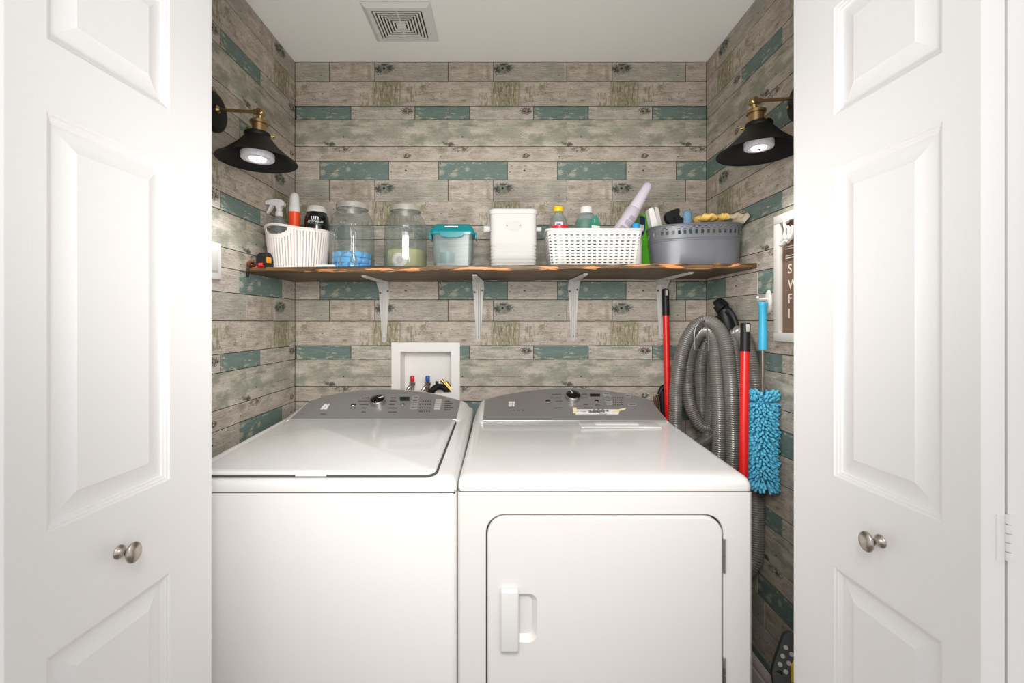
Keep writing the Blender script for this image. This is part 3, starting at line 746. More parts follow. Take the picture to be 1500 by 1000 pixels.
# --- washer
t, ring, on, fr, decal, body, zf, tp, sl, Yb = appliance('washing_machine', 'white top-load washing machine with grey arched control panel and closed lid', -.802, -.1095, 1.062, .890, -.757, -.163, 0, 'washer')
W0 = t
body.loft([ring(.0, .0, .03), ring(0, 0, zf-.004), ring(.0015, .0015, zf)])
body.build('cabinet', M_enamel2, t, world=True, ang=60)
MB().box(-.80, -.112, 1.066, 1.79, zf-.002, zf+.008).build('deck_seam_shade', M_gap, t, world=True)  # dark strip painting the shade in the gap below the washer deck
def toe(X0, X1, Yf, t):
    for X in (X0+.05, X1-.05):
        for Y in (Yf+.06, 1.74): MB().lathe([(.022, 0), (.022, .008), (.012, .012), (.012, .032)], 16, T(X, Y, 0)).build('leveling_foot', M_black, t, world=True)
toe(-.802, -.1095, 1.062, t)
# lid (thin raised slab, rounded front corners) over a dark sheet that paints the shade under its edge
def slab(x0, x1, y0, y1, off, th, r, base, inset=.004):
    rr = rrect(x0, x1, y0, y1, r, 6); m = MB()
    def rg(i, z): return [Vector((x, y, base(y)+z)) for x, y in rrect(x0+i, x1-i, y0+i, y1-i, max(r-i, .001), 6)]
    m.loft([rg(0, off), rg(0, off+th*.45), rg(inset*.35, off+th*.8), rg(inset, off+th)]); return m
basew = lambda y: tp+sl*(y-1.062)
slab(-.753, -.158, 1.074, 1.578, -.001, .003, .028, basew, .001).build('lid_gap_shade', M_gap, t, world=True)
lid = slab(-.748, -.163, 1.078, 1.574, .0026, .0085, .026, basew, .006).build('lid', M_enamel, t, world=True, ang=50)
MB().box(-.500, -.425, 1.073, 1.081, basew(1.078)+.0005, basew(1.078)+.0045, .001).build('finger_notch', M_enamel2, t, world=True)
knob_on(t, fr(554, 590.5), .0285, -1.1)
m_ = MB(); decal(m_, 586, 581.5, 600, 587.5, .0005); m_.build('display', mat('lcd_dark_green', (18, 34, 26), .15), t, world=True)
m_ = MB(); decal(m_, 471.5, 592.2, 480.5, 596.5, .0004, skew=3); decal(m_, 469.5, 596, 479, 600, .0004, skew=2); m_.build('emblem', M_lprint, t, world=True)
m_ = MB()
for (a, y, b) in ((530, 583.2, 542), (524.5, 588.2, 541), (527, 593.2, 540), (529, 598.2, 537), (530, 603.8, 536), (573, 583, 580), (571.5, 588, 581), (569.5, 593, 578), (568, 598.2, 582), (568, 604, 582.5), (513.5, 598.2, 522), (555, 579, 563)):
    words(m_, decal, a, y, b)
for r_ in range(4):
    for c in range(5): decal(m_, 615.5+c*3.6-r_*.6, 587+r_*5, 617.3+c*3.6-r_*.6, 588.6+r_*5, .0002)
for r_ in range(5): words(m_, decal, 652-r_*.4, 588+r_*3.2, 660+(r_ % 2)*4)
words(m_, decal, 470, 606.8, 478, 1.6); words(m_, decal, 440, 606.8, 444, .6)
m_.build('printed_legend', M_print, t, world=True, smooth=False)['kind'] = 'stuff'
bt = mat('button_grey', (150, 148, 146), .4)
for k in range(4):
    m_ = MB(); decal(m_, 604-k*1.2, 580.6+k*5.1, 614-k*1.0, 584.4+k*5.1, .0008); b_ = m_.build('button', bt, t, world=True)
    m_ = MB(); words(m_, decal, 606-k*1.2, 582.6+k*5.1, 612.5-k, 1.2)
    for i in range(len(m_.v)): m_.v[i] = tuple(Vector(m_.v[i])+Vector((0, -.0003, .0008)))
    m_.build('lettering', M_print, b_, world=True, smooth=False)
for k in range(5):
    m_ = MB(); decal(m_, 638.5-k*.7, 585+k*3.2, 647.5-k*.7, 587.4+k*3.2, .0008); m_.build('button', M_ltgrey, t, world=True)
for (x, y, rr_) in ((518, 593, .0105), (589.7, 592.7, .0085)):
    MB().lathe([(rr_, 0), (rr_, .0015), (rr_*.8, .003), (.0002, .0032)], 20, fr(x, y)).build('round_button', M_chrome, t, world=True)

# --- dryer
t, ring, on, fr, decal, body, zf, tp, sl, Yb = appliance('clothes_dryer', 'white front-load dryer with closed square door and taped note on its panel', -.1075, .611, 1.080, .886, -.067, .588, .004, 'dryer')
dx0, dx1, dz0, dz1 = -.035, .5365, .22, .827
g = .0035
# cabinet with door opening
def rg(pts, y): return [Vector((x, y, z)) for x, z in pts]
seg = 8
outer = rrect(-.1075+.006, .611-.006, .03, zf, .002, seg); inner = rrect(dx0-g, dx1+g, dz0-g, dz1+g, .045, seg)
body.loft([rg(inner, 1.080+.022), rg(inner, 1.080+.002), rg(rrect(dx0-g-.002, dx1+g+.002, dz0-g-.002, dz1+g+.002, .047, seg), 1.080), rg(outer, 1.080),
           rg(rrect(-.1075, .611, .03, zf, .002, seg), 1.080+.006), rg(rrect(-.1075, .611, .03, zf, .002, seg), Yb)], False, True)
body.build('cabinet', M_enamel2, t, world=True, ang=22)
MB().box(-.105, .609, 1.084, 1.79, zf-.002, zf+.008).build('deck_seam_shade', M_gap, t, world=True)  # same painted shade strip in the dryer's deck gap
MB().box(dx0-.01, dx1+.01, 1.100, 1.104, dz0-.01, dz1+.01).build('door_gap_shade', M_gap, t, world=True)  # dark sheet painting the shade seen through the door gap
dr = MB()
def dloop(i, y): return rg(rrect(dx0+i, dx1-i, dz0+i, dz1-i, .045-i*.6, seg), y)
# hole for the recessed grip
hx0, hx1, hz0, hz1 = .0, .047, .742-.0, .0
gx0_, gx1_ = (758-CX)/604, (787-CX)/604; gz1 = CZ-(869-CY)/604; gz0 = CZ-(940-CY)/604
gpts = rrect(gx0_-.012, gx1_, gz0, gz1, .020, seg)
dr.loft([dloop(0, 1.098), dloop(0, 1.080), dloop(.0015, 1.0768), dloop(.005, 1.0755)], False, False)
dr.loft([dloop(.005, 1.0755), rg(gpts, 1.0755)], False, False)
dr.loft([rg(gpts, 1.0755), rg(rrect(gx0_-.010, gx1_-.002, gz0+.002, gz1-.002, .019, seg), 1.0775), rg(rrect(gx0_-.006, gx1_-.012, gz0+.012, gz1-.012, .014, seg), 1.089)], False, True)
door_o = dr.build('door', M_enamel2, t, world=True, ang=30)
gx_0, gx_1 = (733-CX)/608, (760-CX)/608; zz1 = CZ-(861-CY)/606; zz0 = CZ-(951-CY)/606
MB().box(gx_0, gx_1, 1.060, 1.078, zz0, zz1, .006, 4).build('door_handle', M_enamel, door_o, world=True, ang=60)
for hz in (CZ-(813-CY)/602, CZ-(987-CY)/602, .42):
    m_ = MB(); m_.tube([(dx1+.0045, 1.0775, hz-.041), (dx1+.0045, 1.0775, hz-.001)], .0036, 10); m_.tube([(dx1+.0045, 1.0775, hz+.001), (dx1+.0045, 1.0775, hz+.041)], .0036, 10)
    m_.build('door_hinge', M_chrome, t, world=True)
toe(-.1075, .611, 1.080, t)
knob_on(t, fr(839, 584), .0285, .35)
m_ = MB(); decal(m_, 864, 577, 879, 581, .0005); m_.build('display', M_dkglass, t, world=True)
m_ = MB(); decal(m_, 744, 588.5, 754, 591.8, .0004, skew=.6); decal(m_, 743.5, 592.2, 753.5, 595.8, .0004, skew=.4); m_.build('emblem', M_lprint, t, world=True)
m_ = MB()
for (a, y, b) in ((808, 578, 822), (807, 583, 823), (814, 588, 823), (812, 598, 824), (852, 578, 860), (852, 583, 862), (855, 593, 862.5), (856, 598, 868), (833, 573.8, 840), (799, 592, 808), (748, 601.5, 764), (872, 593.5, 879)):
    words(m_, decal, a, y, b, 1.2)
for r_ in range(4):
    for c in range(5): decal(m_, 897.5+c*3.2, 582+r_*3.4, 899.2+c*3.2, 583.4+r_*3.4, .0002)
words(m_, decal, 765, 601.4, 768.5, 2)
m_.build('printed_legend', M_print, t, world=True, smooth=False)['kind'] = 'stuff'
for (a, b, c, d) in ((883, 575, 893, 578.6), (885, 580, 895, 583.6), (887, 585.6, 896.5, 588.8), (888.5, 590.2, 897.5, 593.4), (915, 578, 925, 581.6), (920.5, 591.2, 931.5, 594.8)):
    m_ = MB(); decal(m_, a, b, c, d, .0008); b_ = m_.build('button', bt, t, world=True)
    m_ = MB(); words(m_, decal, a+1.5, (b+d)/2+.3, c-1.5, 1.1)
    for i in range(len(m_.v)): m_.v[i] = tuple(Vector(m_.v[i])+Vector((0, -.0003, .0008)))
    m_.build('lettering', M_print, b_, world=True, smooth=False)
for (x, y, rr_) in ((802.5, 587.5, .0095), (874, 587.8, .0085)):
    MB().lathe([(rr_, 0), (rr_, .0015), (rr_*.8, .003), (.0002, .0032)], 20, fr(x, y)).build('round_button', M_chrome, t, world=True)
based = lambda y: tp+sl*(y-1.080)
lc = slab(.270, .545, 1.505, 1.572, .0005, .0035, .006, based, .003).build('lint_screen_cover', M_enamel, t, world=True)
slab(.325, .475, 1.535, 1.562, .004, .0018, .004, based, .002).build('lint_cover_grip', M_white, lc, world=True)
# taped note
nt_ = thing('taped_note', 'handwritten cream note taped under the dryer dial', 'note', on(875, 602)[0])
m_ = MB(); decal(m_, 843, 600.2, 906, 607.2, .0006, skew=1.5); pp = m_.build('paper_strip', M_paper, nt_, world=True)
m_ = MB(); decal(m_, 839.5, 597.5, 845, 605.5, .0010, skew=-.5); m_.build('tape', M_tape, nt_, world=True)
q = [on(897, 606, .0024)[0], on(916, 600.2, .0024)[0], on(917, 598, .0024)[0], on(898, 602, .0024)[0]]
m_ = MB(); m_.add(q+[p+Vector((0, -.0003, .0006)) for p in q], [(0, 1, 2, 3), (4, 5, 6, 7), (0, 1, 5, 4), (1, 2, 6, 5), (2, 3, 7, 6), (3, 0, 4, 7)]); m_.build('tape', M_tape, nt_, world=True)
m_ = MB(); text_mb(m_, 'no Finger PRI-Ca-ng', .0100, fr(844.5, 603.6, .0024), .0001); text_mb(m_, 'Do Dr', .0105, fr(878, 607.0, .0024), .0001)
m_.build('handwriting', M_print, pp, world=True, smooth=False)

# ---------------------------------------------------------------- items on the shelf
def SP(x, D):  # point on the shelf under photo column x at depth D
    X = (x-CX)*D/FPX; return Vector((X, D, zs(X)+.0006))
# perforated baskets
def perforated(name, fpt, NA, NV, hole, material, parent, th=.0022):
    """closed tube of quads fpt(i,j), faces where hole() is true are left open; solidified"""
    vs = []; idx = {}
    for j in range(NV+1):
        for i in range(NA): idx[i, j] = len(vs); vs.append(fpt(i, j))
    fs = []
    for j in range(NV):
        for i in range(NA):
            if hole(i, j): continue
            k = (i+1) % NA; fs.append((idx[i, j], idx[k, j], idx[k, j+1], idx[i, j+1]))
    me = bpy.data.meshes.new(name); me.from_pydata([tuple(v) for v in vs], [], fs)
    bm = bmesh.new(); bm.from_mesh(me)
    bmesh.ops.delete(bm, geom=[v for v in bm.verts if not v.link_faces], context='VERTS')
    bmesh.ops.recalc_face_normals(bm, faces=bm.faces[:]); bmesh.ops.solidify(bm, geom=bm.faces[:], thickness=th)
    bm.to_mesh(me); bm.free(); me.materials.append(material)
    o = bpy.data.objects.new(name, me); COL.objects.link(o); o.parent = parent
    return o
def resample_loop(pts, widths):
    """walk a closed 2D loop, returning points at normalised cumulative widths"""
    P_ = [Vector((a, b)) for a, b in pts]; L = [0]
    for i in range(len(P_)): L.append(L[-1]+(P_[(i+1) % len(P_)]-P_[i]).length)
    tot = L[-1]; acc = 0; out = []; sw = sum(widths)
    for w_ in widths:
        d = acc/sw*tot; k = 0
        while L[k+1] < d: k += 1
        f = (d-L[k])/(L[k+1]-L[k]+1e-12); out.append(P_[k].lerp(P_[(k+1) % len(P_)], f)); acc += w_
    return out

# round-ish woven basket on the left
bk = thing('woven_basket', 'white woven plastic basket with cut-out handle at the shelf left end', 'basket', Vector((-.777, 1.70, zs(-.777)+.0006)), rz=math.radians(18))
A0, B0 = .116, .086; H = .150
nh = 62; widths = [1.5, 1.0]*nh; NV = 58
base = resample_loop(sellipse(A0, B0, 240, 2.6), widths); NA = len(base)
def f_b(i, j):
    f = j/NV; s_ = .86+.14*f; p = base[i % NA]
    ang = math.atan2(p.y/B0, p.x/A0); 
    top = H+.012*max(0, math.cos(ang-math.radians(230)))**6
    return Vector((p.x*s_, p.y*s_, .002+(top-.002)*f))
def hole_b(i, j):
    p = base[i]; ang = (math.degrees(math.atan2(p.y/B0, p.x/A0)) % 360)
    f = j/NV
    for c in (231, 45):
        da = (ang-c+180) % 360-180
        if abs(da) < 23 and f > .76 and ((da/23)**2+((f-.95)/.18)**2) < 1 and f < .955: return True
        if abs(da) < 30 and f > .66 and ((da/31)**2+((f-.92)/.24)**2) < 1: return False
    if f > .92 or f < .05: return False
    return (i % 2 == 1) and (j % 2 == 1)
perforated('basket_wall', f_b, NA, NV, hole_b, M_offwhite, bk, .002)
MB().loft([[Vector((x*.86, y*.86, z)) for x, y in sellipse(A0, B0, 64, 2.6)] for z in (.0, .003)]).build('basket_floor', M_offwhite, bk)
rimp = [f_b(i, NV) for i in range(0, NA, 2)]; rimp.append(rimp[0])
MB().tube(rimp, .0035, 8).build('rim', M_offwhite, bk)

def lathe_thing(nm, lab, cat, loc, parts, group=None, M=None):
    t = thing(nm, lab, cat, loc, group)
    for (pn, prof, m) in parts: MB().lathe(prof, 32, M).build(pn, m, t, ang=40)
    return t
# spray bottle in the basket
b0 = SP(409, 1.70)
sbt = thing('spray_bottle', 'translucent white trigger spray bottle standing in the woven basket', 'spray bottle', b0+Vector((0, 0, .004)))
def sprayer(t, mb_body, mhead, z0, flip=1, s=1.0):
    MB().lathe([(.013*s, z0), (.0145*s, z0+.002*s), (.0145*s, z0+.018*s), (.011*s, z0+.021*s), (.010*s, z0+.034*s)], 20).build('collar', mhead, t, ang=35)
    h = MB()
    pr = [(-.052, .048), (-.052, .060), (-.044, .064), (-.010, .070), (.014, .066), (.024, .054), (.022, .044), (.010, .040), (.009, .030), (-.008, .030), (-.010, .042), (-.030, .046)]
    h.prism([(flip*a*s, z0+b*s) for a, b in pr], -.009*s, .009*s)
    h.build('spray_head', mhead, t, ang=30)
    tr = MB(); pr = [(-.034, .048), (-.040, .034), (-.050, .014), (-.046, .011), (-.034, .022), (-.024, .040), (-.020, .048)]
    tr.prism([(flip*a*s, z0+b*s) for a, b in pr], -.006*s, .006*s); tr.build('trigger', mhead, t, ang=30)
MB().lathe([(.030, 0), (.032, .004), (.032, .145), (.028, .170), (.018, .194), (.0125, .206), (.0125, .212)], 28).build('bottle', M_clearpl, sbt)
sprayer(sbt, None, M_sprayw, .206, 1, .95)
# orange tube bottle
t = thing('orange_spray_can', 'orange bottle with tall white cap standing in the woven basket', 'bottle', SP(431.5, 1.70)+Vector((0, 0, .004)))
MB().lathe([(.0225, 0), (.023, .003), (.023, .130), (.021, .170), (.0195, .190), (.0195, .222)], 28).build('bottle_body', M_orange, t)
MB().lathe([(.0200, .222), (.0200, .240), (.0185, .244), (.0165, .282), (.013, .292), (.006, .297), (.0003, .298)], 28).build('cap', M_sprayw, t)
# black tub
t = thing('black_tub', 'black jar lettered with a grey lid at the right of the woven basket', 'jar', SP(464, 1.735)+Vector((0, 0, .004)))
MB().lathe([(.036, 0), (.040, .01), (.040, .12), (.0455, .155), (.0455, .190), (.043, .210), (.0385, .218), (.0375, .228)], 40).build('jar_body', M_tub, t)
MB().lathe([(.0385, .226), (.0385, .230), (.036, .243), (.031, .251), (.0003, .253)], 40).build('lid', M_ltgrey, t)
def wrap_text(mb, s, size, R, z, ang0, shear=0):
    c = MB(); text_mb(c, s, size, Matrix.Identity(4), .0002, 'CENTER', shear)
    for (x, y, d) in c.v:
        a = ang0+x/R; mb.v.append(((R+d+.0006)*math.sin(a), -(R+d+.0006)*math.cos(a), z+y))
    n = len(mb.v)-len(c.v)
    for f in c.f: mb.f.append(tuple(i+n for i in f))
m_ = MB(); wrap_text(m_, 'un', .030, .0455, .192, .24); wrap_text(m_, 'STOPABLES', .0115, .0460, .1815, .26, .3); m_.build('lettering', M_lprint, t, smooth=False)
m_ = MB(); wrap_text(m_, '_____________', .011, .0460, .1765, .3); m_.build('green_stripe', mat('stripe_green', (70, 140, 110), .4), t, smooth=False)
# small white eraser
o = MB(); c = SP(477.5, 1.60); o.box(-.034, .034, -.010, .010, 0, .011, .002)
t = o.build('white_sponge', M_white); t.location = c; tag(t, 'small white block lying in front of the woven basket', 'sponge')
# tape measure
t = thing('tape_measure', 'black tape measure with orange label beside the woven basket', 'tape measure', SP(388, 1.575), rz=math.radians(-8))
cas = [(-.021, 0), (.023, 0), (.025, .003), (.025, .022), (.021, .040), (.010, .051), (-.006, .052), (-.018, .044), (-.023, .030), (-.023, .004)]
m_ = MB(); M = RZ(PI/2)
m_.prism(cas, -.016, .016, M); m_.build('case', M_black, t, ang=25)
MB().box(.0155, .0185, -.014, .010, .015, .036, .0008).build('label', M_ora2, t)
MB().box(-.006, .010, -.0275, -.022, .003, .013, .002).build('release_button', mat('bright_red_lens', (226, 40, 50), .3), t)
MB().box(-.016, .016, -.0262, -.024, .0005, .003, .0005).build('tape_hook', M_red, t)
# amber knob with cord
t = thing('amber_door_knob', 'small glossy amber ball with a dark peg at the shelf far left corner', 'knob', SP(368, 1.585))
MB().lathe([(max(.0155*math.sin(q), 3e-4), .0135-.0135*math.cos(q)) for q in [PI*i/14 for i in range(15)]], 28).build('ball', M_amber, t)
m_ = MB(); m_.tube([(.012, -.008, .018), (.016, -.030, .014), (.012, -.0365, .0), (.009, -.0368, -.022)], [.003, .003, .003, .0022], 8); m_.lathe([(.003, -.036), (.0042, -.033), (.0042, -.022), (.002, -.02)], 10, T(.009, -.0368, 0)); m_.build('cord', M_black, t)

# glass jars
def jar(lab, x, D, R, Hb, contents, scoop_lab):
    t = thing('glass_jar', lab, 'jar', SP(x, D), 'ribbed glass storage jars')
    n = 72
    def ringr(r, z, rib=0): return [Vector(((r+rib*.0014*(1 if (i//2) % 2 else 0))*math.cos(2*PI*i/n), (r+rib*.0014*(1 if (i//2) % 2 else 0))*math.sin(2*PI*i/n), z)) for i in range(n)]
    rt = R*.72; k = Hb/.245
    prof = [(R*.90, 0, 0), (R*.97, .004, 0), (R, .012, 1), (R, .06, 1), (R, .11, 1), (R*.995, .150*k, 1), (R*.97, .178*k, 1), (R*.92, .196*k, 1), (R*.83, .213*k, 1), (R*.74, .223*k, 0), (R*.68, .229*k, 0), (R*.68, Hb, 0)]
    m = MB(); m.loft([ringr(r, z, b) for r, z, b in prof], True, False)
    body = m.build('glass_body', M_glass, t, ang=25)
    m = MB(); n2 = 40  # embossed oval
    pts = []
    for i in range(n2+1):
        a = 2*PI*i/n2; aa = .55*math.cos(a); z = .120*k+.042*math.sin(a); pts.append(Vector(((R+.001)*math.sin(aa), -(R+.001)*math.cos(aa), z)))
    m.tube(pts, .0018, 6); 
    pts = [Vector(((R+.001)*math.sin(.43*math.cos(2*PI*i/n2)), -(R+.001)*math.cos(.43*math.cos(2*PI*i/n2)), .120*k+.033*math.sin(2*PI*i/n2))) for i in range(n2+1)]
    m.tube(pts, .0009, 5); m.build('embossed_oval', M_glass, t)
    r2 = R*.745
    MB().lathe([(r2, Hb-.009), (r2+.0012, Hb-.007), (r2, Hb-.004), (r2, Hb+.008), (r2-.001, Hb+.0105), (r2-.005, Hb+.0115), (r2-.008, Hb+.0100), (.0003, Hb+.0102)], 48, cap0=False).build('lid', M_lidmetal, t, ang=30)
    return t
J1 = jar('large ribbed glass jar of blue laundry pods next to the woven basket', 516, 1.72, .0815, .2475, None, None)
J2 = jar('ribbed glass jar of yellowish powder, second jar from the left', 594, 1.73, .080, .2390, None, None)
c = J1.location; rr_ = random.Random(5); cnt = 0
for lay in range(3):
    for k in range(11):
        a = 2*PI*k/11+lay*.1; r_ = .0605
        z = .015+lay*.0218
        pod = MB().box(-.0175, .0175, -.0125, .0125, -.0105, .0105, .004, 3).build('laundry_pod', M_pod)
        pod.location = c+Vector((r_*math.cos(a), r_*math.sin(a), z)); pod.rotation_euler = (rr_.uniform(-.1, .1), rr_.uniform(-.1, .1), a+PI/2)
        tag(pod, 'blue laundry pod against the glass, %s layer of the pile in the large jar' % ('bottom', 'middle', 'top')[lay], 'pod', 'laundry pods in the glass jar')
    for k in range(4):
        a = 2*PI*k/4+lay*.5
        pod = MB().box(-.015, .015, -.012, .012, -.0095, .0095, .006, 3).build('laundry_pod', M_pod)
        pod.location = c+Vector((.024*math.cos(a), .024*math.sin(a), .015+lay*.0218)); pod.rotation_euler = (0, 0, a)
        tag(pod, 'blue laundry pod at the centre of the pile, %s layer in the large jar' % ('bottom', 'middle', 'top')[lay], 'pod', 'laundry pods in the glass jar')
def cup(lab, loc, r0, r1, h, m, tilt, handle=True, nm='measuring_cup'):
    t = thing(nm, lab, 'scoop', loc); t.rotation_euler = tilt
    MB().lathe([(.0003, 0), (r0, 0), (r0, .002), (r1, h), (r1+.002, h), (r1+.002, h+.002), (r1-.002, h+.002), (r0-.0015, .004), (.0003, .004)], 32).build('cup', m, t, ang=35)
    MB().tube([(0, 0, .0045), (0, 0, .0075)], r0*.6, 24).build('cup_base_ring', m, t)
    return t
cup('clear round scoop standing on edge against blue pods in the jar', J1.location+Vector((.012, -.0745, .0345)), .028, .032, .016, M_clearpl, (PI/2, 0, 0)).location += Vector((0, .012, 0))
pw = MB().lathe([(.070, .005), (.0765, .012), (.0765, .078), (.070, .082), (.03, .085), (.0003, .086)], 40).build('laundry_powder', M_powder)
pw.location = J2.location; pw.scale = (1, .93, 1); pw.location.y += .005; tag(pw, 'pale yellow-green powder filling the lower third of a glass jar', 'powder', kind='stuff')
sc_ = thing('powder_scoop', 'white round scoop pressed against the glass of the powder jar', 'scoop', J2.location+Vector((-.008, -.064, .036)))
sc_.rotation_euler = (-PI/2, 0, 0)
for v_ in ():
    pass
MB().lathe([(.0003, -.004), (.020, -.004), (.026, -.002), (.0305, .002), (.0305, .006), (.0003, .006)], 32).build('cup', M_white, sc_)
MB().lathe([(.012, -.0062), (.013, -.0045), (.0003, -.0042)], 24).build('cup_base_ring', M_ltgrey, sc_)

# teal lidded container
c = SP(665, 1.70)
t = thing('storage_container', 'clear plastic canister with teal snap lid in the middle of the shelf', 'container', c)
w_, d_, h_ = .0745, .060, .118
def rl(ix, z, r=.014): return [Vector((x, y, z)) for x, y in rrect(-w_+ix, w_-ix, -d_+ix, d_-ix, r, 5)]
MB().loft([rl(.008, 0), rl(.005, .003), rl(.001, h_), rl(.001, h_+.012)], True, False).build('clear_body', M_clearpl, t)
MB().loft([rl(.012, .003), rl(.010, .004), rl(.009, .020)], True, True).build('powder', M_greypow, t)
lidm = MB(); lh = h_+.008
lidm.loft([rl(-.006, lh), rl(-.008, lh+.004, .016), rl(-.007, lh+.012, .016), rl(-.002, lh+.022, .016), rl(.006, lh+.036, .014), rl(.010, lh+.039, .012), rl(.016, lh+.039, .010), rl(.018, lh+.035, .009)])
lid_ = lidm.build('lid', M_teal, t, ang=40)
# front sloping badge + latch flaps
fl = MB(); pts = [(-.046, 0), (.046, 0), (.043, -.010), (.034, -.017), (.02, -.020), (-.02, -.020), (-.034, -.017), (-.043, -.010)]
fl.prism([(a, lh+.006+b) for a, b in pts], -d_-.013, -d_-.0075); fl.build('latch', M_teal, t, ang=25)
for s_ in (-1, 1):
    MB().box(s_*(w_+.0075), s_*(w_+.013), -.030, .030, lh-.012, lh+.014, .002).build('latch', M_teal, t)
MB().box(-.027, .022, -.066, -.0635, lh+.0245, lh+.0290, .001).build('handle_slot', M_lprint, lid_)
cu = MB().lathe([(.0003, .0), (.026, 0), (.030, .042), (.028, .042), (.024, .003), (.0003, .003)], 28).build('measuring_scoop', M_tealcup)
cu.location = c+Vector((-.024, -.010, .0215)); tag(cu, 'smoky grey-teal scoop cup sitting on powder inside the teal-lidded canister', 'scoop')

# white tin
c = SP(751.5, 1.70)
t = thing('laundry_tin', 'white enamel tin with oval plate, side handles and ridges', 'tin', c)
w_, d_, h_ = .0865, .062, .203
def rl(ix, z, r=.022): return [Vector((x, y, z)) for x, y in rrect(-w_+ix, w_-ix, -d_+ix, d_-ix, r, 6)]
rings = [rl(.0015, 0), rl(0, .003)]
for k in range(6):
    z = .010+k*.0135
    rings += [rl(0, z), rl(.0022, z+.0035), rl(.0022, z+.006), rl(0, z+.0095)]
rings += [rl(0, h_-.002), rl(.001, h_)]
MB().loft(rings).build('tin_body', M_tinwhite, t, ang=20)
MB().loft([rl(-.0032, h_-.004), rl(-.0032, h_+.012), rl(.001, h_+.0165), rl(.010, h_+.0185), rl(.03, h_+.0185, .015)]).build('lid', M_tinwhite, t, ang=35)
ov = [(.031*math.cos(2*PI*i/36), .155+.0185*math.sin(2*PI*i/36)) for i in range(36)]
ob = MB(); ob.prism(ov, -d_-.0022, -d_+.001); pl = ob.build('oval_plate', M_ltgrey, t, ang=30)
for s_ in (-1, 1): MB().lathe([(.0022, 0), (.0018, .0012), (.0003, .0015)], 10, T(s_*.024, -d_-.0022, .155) @ RX(PI/2)).build('rivet', M_screw, pl)
m_ = MB(); text_mb(m_, '___________', .006, T(-.018, -d_-.0024, .1555) @ RX(PI/2), .0001); m_.build('embossed_line', M_ltgrey, pl, smooth=False)
for s_ in (-1, 1):
    MB().box(s_*(w_-.001), s_*(w_+.021), -.022, .022, .143, .159, .004).build('side_handle', M_tinwhite, t)

# rectangular basket
c = SP(871.5, 1.70)
c.x = (871.5-CX)*1.632/FPX; c.z = zs(c.x)+.0006
t = thing('rectangular_basket', 'white rectangular slotted plastic basket on the shelf, full of bottles', 'basket', c)
Wt, Dt, Wb, Db, Hh = .176, .075, .162, .066, .138
lp_t = rrect(-Wt, Wt, -Dt, Dt, .018, 6)
# columns: start on +x side ; wide slots at the four ends
nfront, nside = 16, 7
nh = 2*(nfront+nside); widths = [1.0, 1.25]*nh
top = resample_loop([(a, b) for a, b in lp_t], widths)
NA = len(top); NVr = 23
def f_r(i, j):
    f = j/NVr; kx = Wb/Wt+(1-Wb/Wt)*f; ky = Db/Dt+(1-Db/Dt)*f; p = top[i % NA]
    zz = [0.0]; hcur = 0
    # alternating slot / web heights
    z = (.004 if j >= 1 else 0)
    z = (.006+(j//2)*.0112+(.0074 if j % 2 else 0)) if 0 < j <= 20 else (.0 if j == 0 else (.1225 if j == 21 else (.128 if j == 22 else Hh)))
    return Vector((p.x*kx, p.y*ky, z))
perforated('basket_wall', f_r, NA, NVr, lambda i, j: i % 2 == 1 and j % 2 == 1 and j < 20, M_white, t, .002)
MB().loft([[Vector((x*Wb/Wt, y*Db/Dt, z)) for x, y in rrect(-Wt, Wt, -Dt, Dt, .018, 6)] for z in (0, .003)]).build('basket_floor', M_white, t)
m_ = MB(); rp = [Vector((x, y, Hh-.002)) for x, y in rrect(-Wt-.002, Wt+.002, -Dt-.002, Dt+.002, .02, 6)]; rp.append(rp[0]); m_.tube(rp, .0042, 8); m_.build('rim', M_white, t)
bc = c
# bottles inside
t = thing('yellow_capped_bottle', 'clear bottle with yellow cap in the rectangular basket', 'bottle', Vector(((818-CX)*1.728/FPX, 1.728, bc.z+.004)))
MB().lathe([(.033, 0), (.036, .006), (.036, .05), (.036, .150), (.0355, .170), (.030, .194), (.020, .208), (.0165, .216), (.0165, .222)], 32).build('bottle_body', M_clearpl, t)
MB().lathe([(.0185, .221), (.0195, .223), (.0195, .238), (.018, .241), (.0003, .242)], 24).build('cap', M_yellow, t)
m_ = MB(); pr = []
def patch(mb, R, a0, a1, z0, z1, n=8):
    for k in range(n):
        u, v = a0+(a1-a0)*k/n, a0+(a1-a0)*(k+1)/n
        p = [(R*math.sin(u), -R*math.cos(u), z0), (R*math.sin(v), -R*math.cos(v), z0), (R*math.sin(v), -R*math.cos(v), z1), (R*math.sin(u), -R*math.cos(u), z1)]
        q2 = [(x*.985, y*.985, z) for x, y, z in p]
        mb.add(p+q2, [(0, 1, 2, 3), (4, 5, 6, 7), (0, 1, 5, 4), (2, 3, 7, 6)])
patch(m_, .0362, -.5, .35, .135, .175); m_.build('label', M_paper, t)
m_ = MB(); patch(m_, .0371, -.42, .25, .142, .152); patch(m_, .0371, -.3, .1, .158, .168); m_.build('label_print', M_blue, t)
t = thing('red_rimmed_can', 'round tub with a red rim in front of the yellow-capped bottle', 'can', Vector(((821-CX)*1.62/FPX, 1.655, bc.z+.004)))
t.location.x = (821-CX)*1.655/FPX-.002; t.location.y = 1.660
M_can = mat('green_can_print', (176, 190, 160), .5)
MB().lathe([(.026, 0), (.027, .132), (.030, .136)], 36).build('can_body', M_can, t)
MB().lathe([(.0310, .136), (.0330, .138), (.0330, .148), (.031, .150), (.0295, .148), (.0003, .148)], 36).build('red_rim', M_red, t)
t = thing('green_detergent_bottle', 'clear and green liquid bottle with white cap in the rectangular basket', 'bottle', Vector(((859-CX)*1.725/FPX, 1.727, bc.z+.004)))
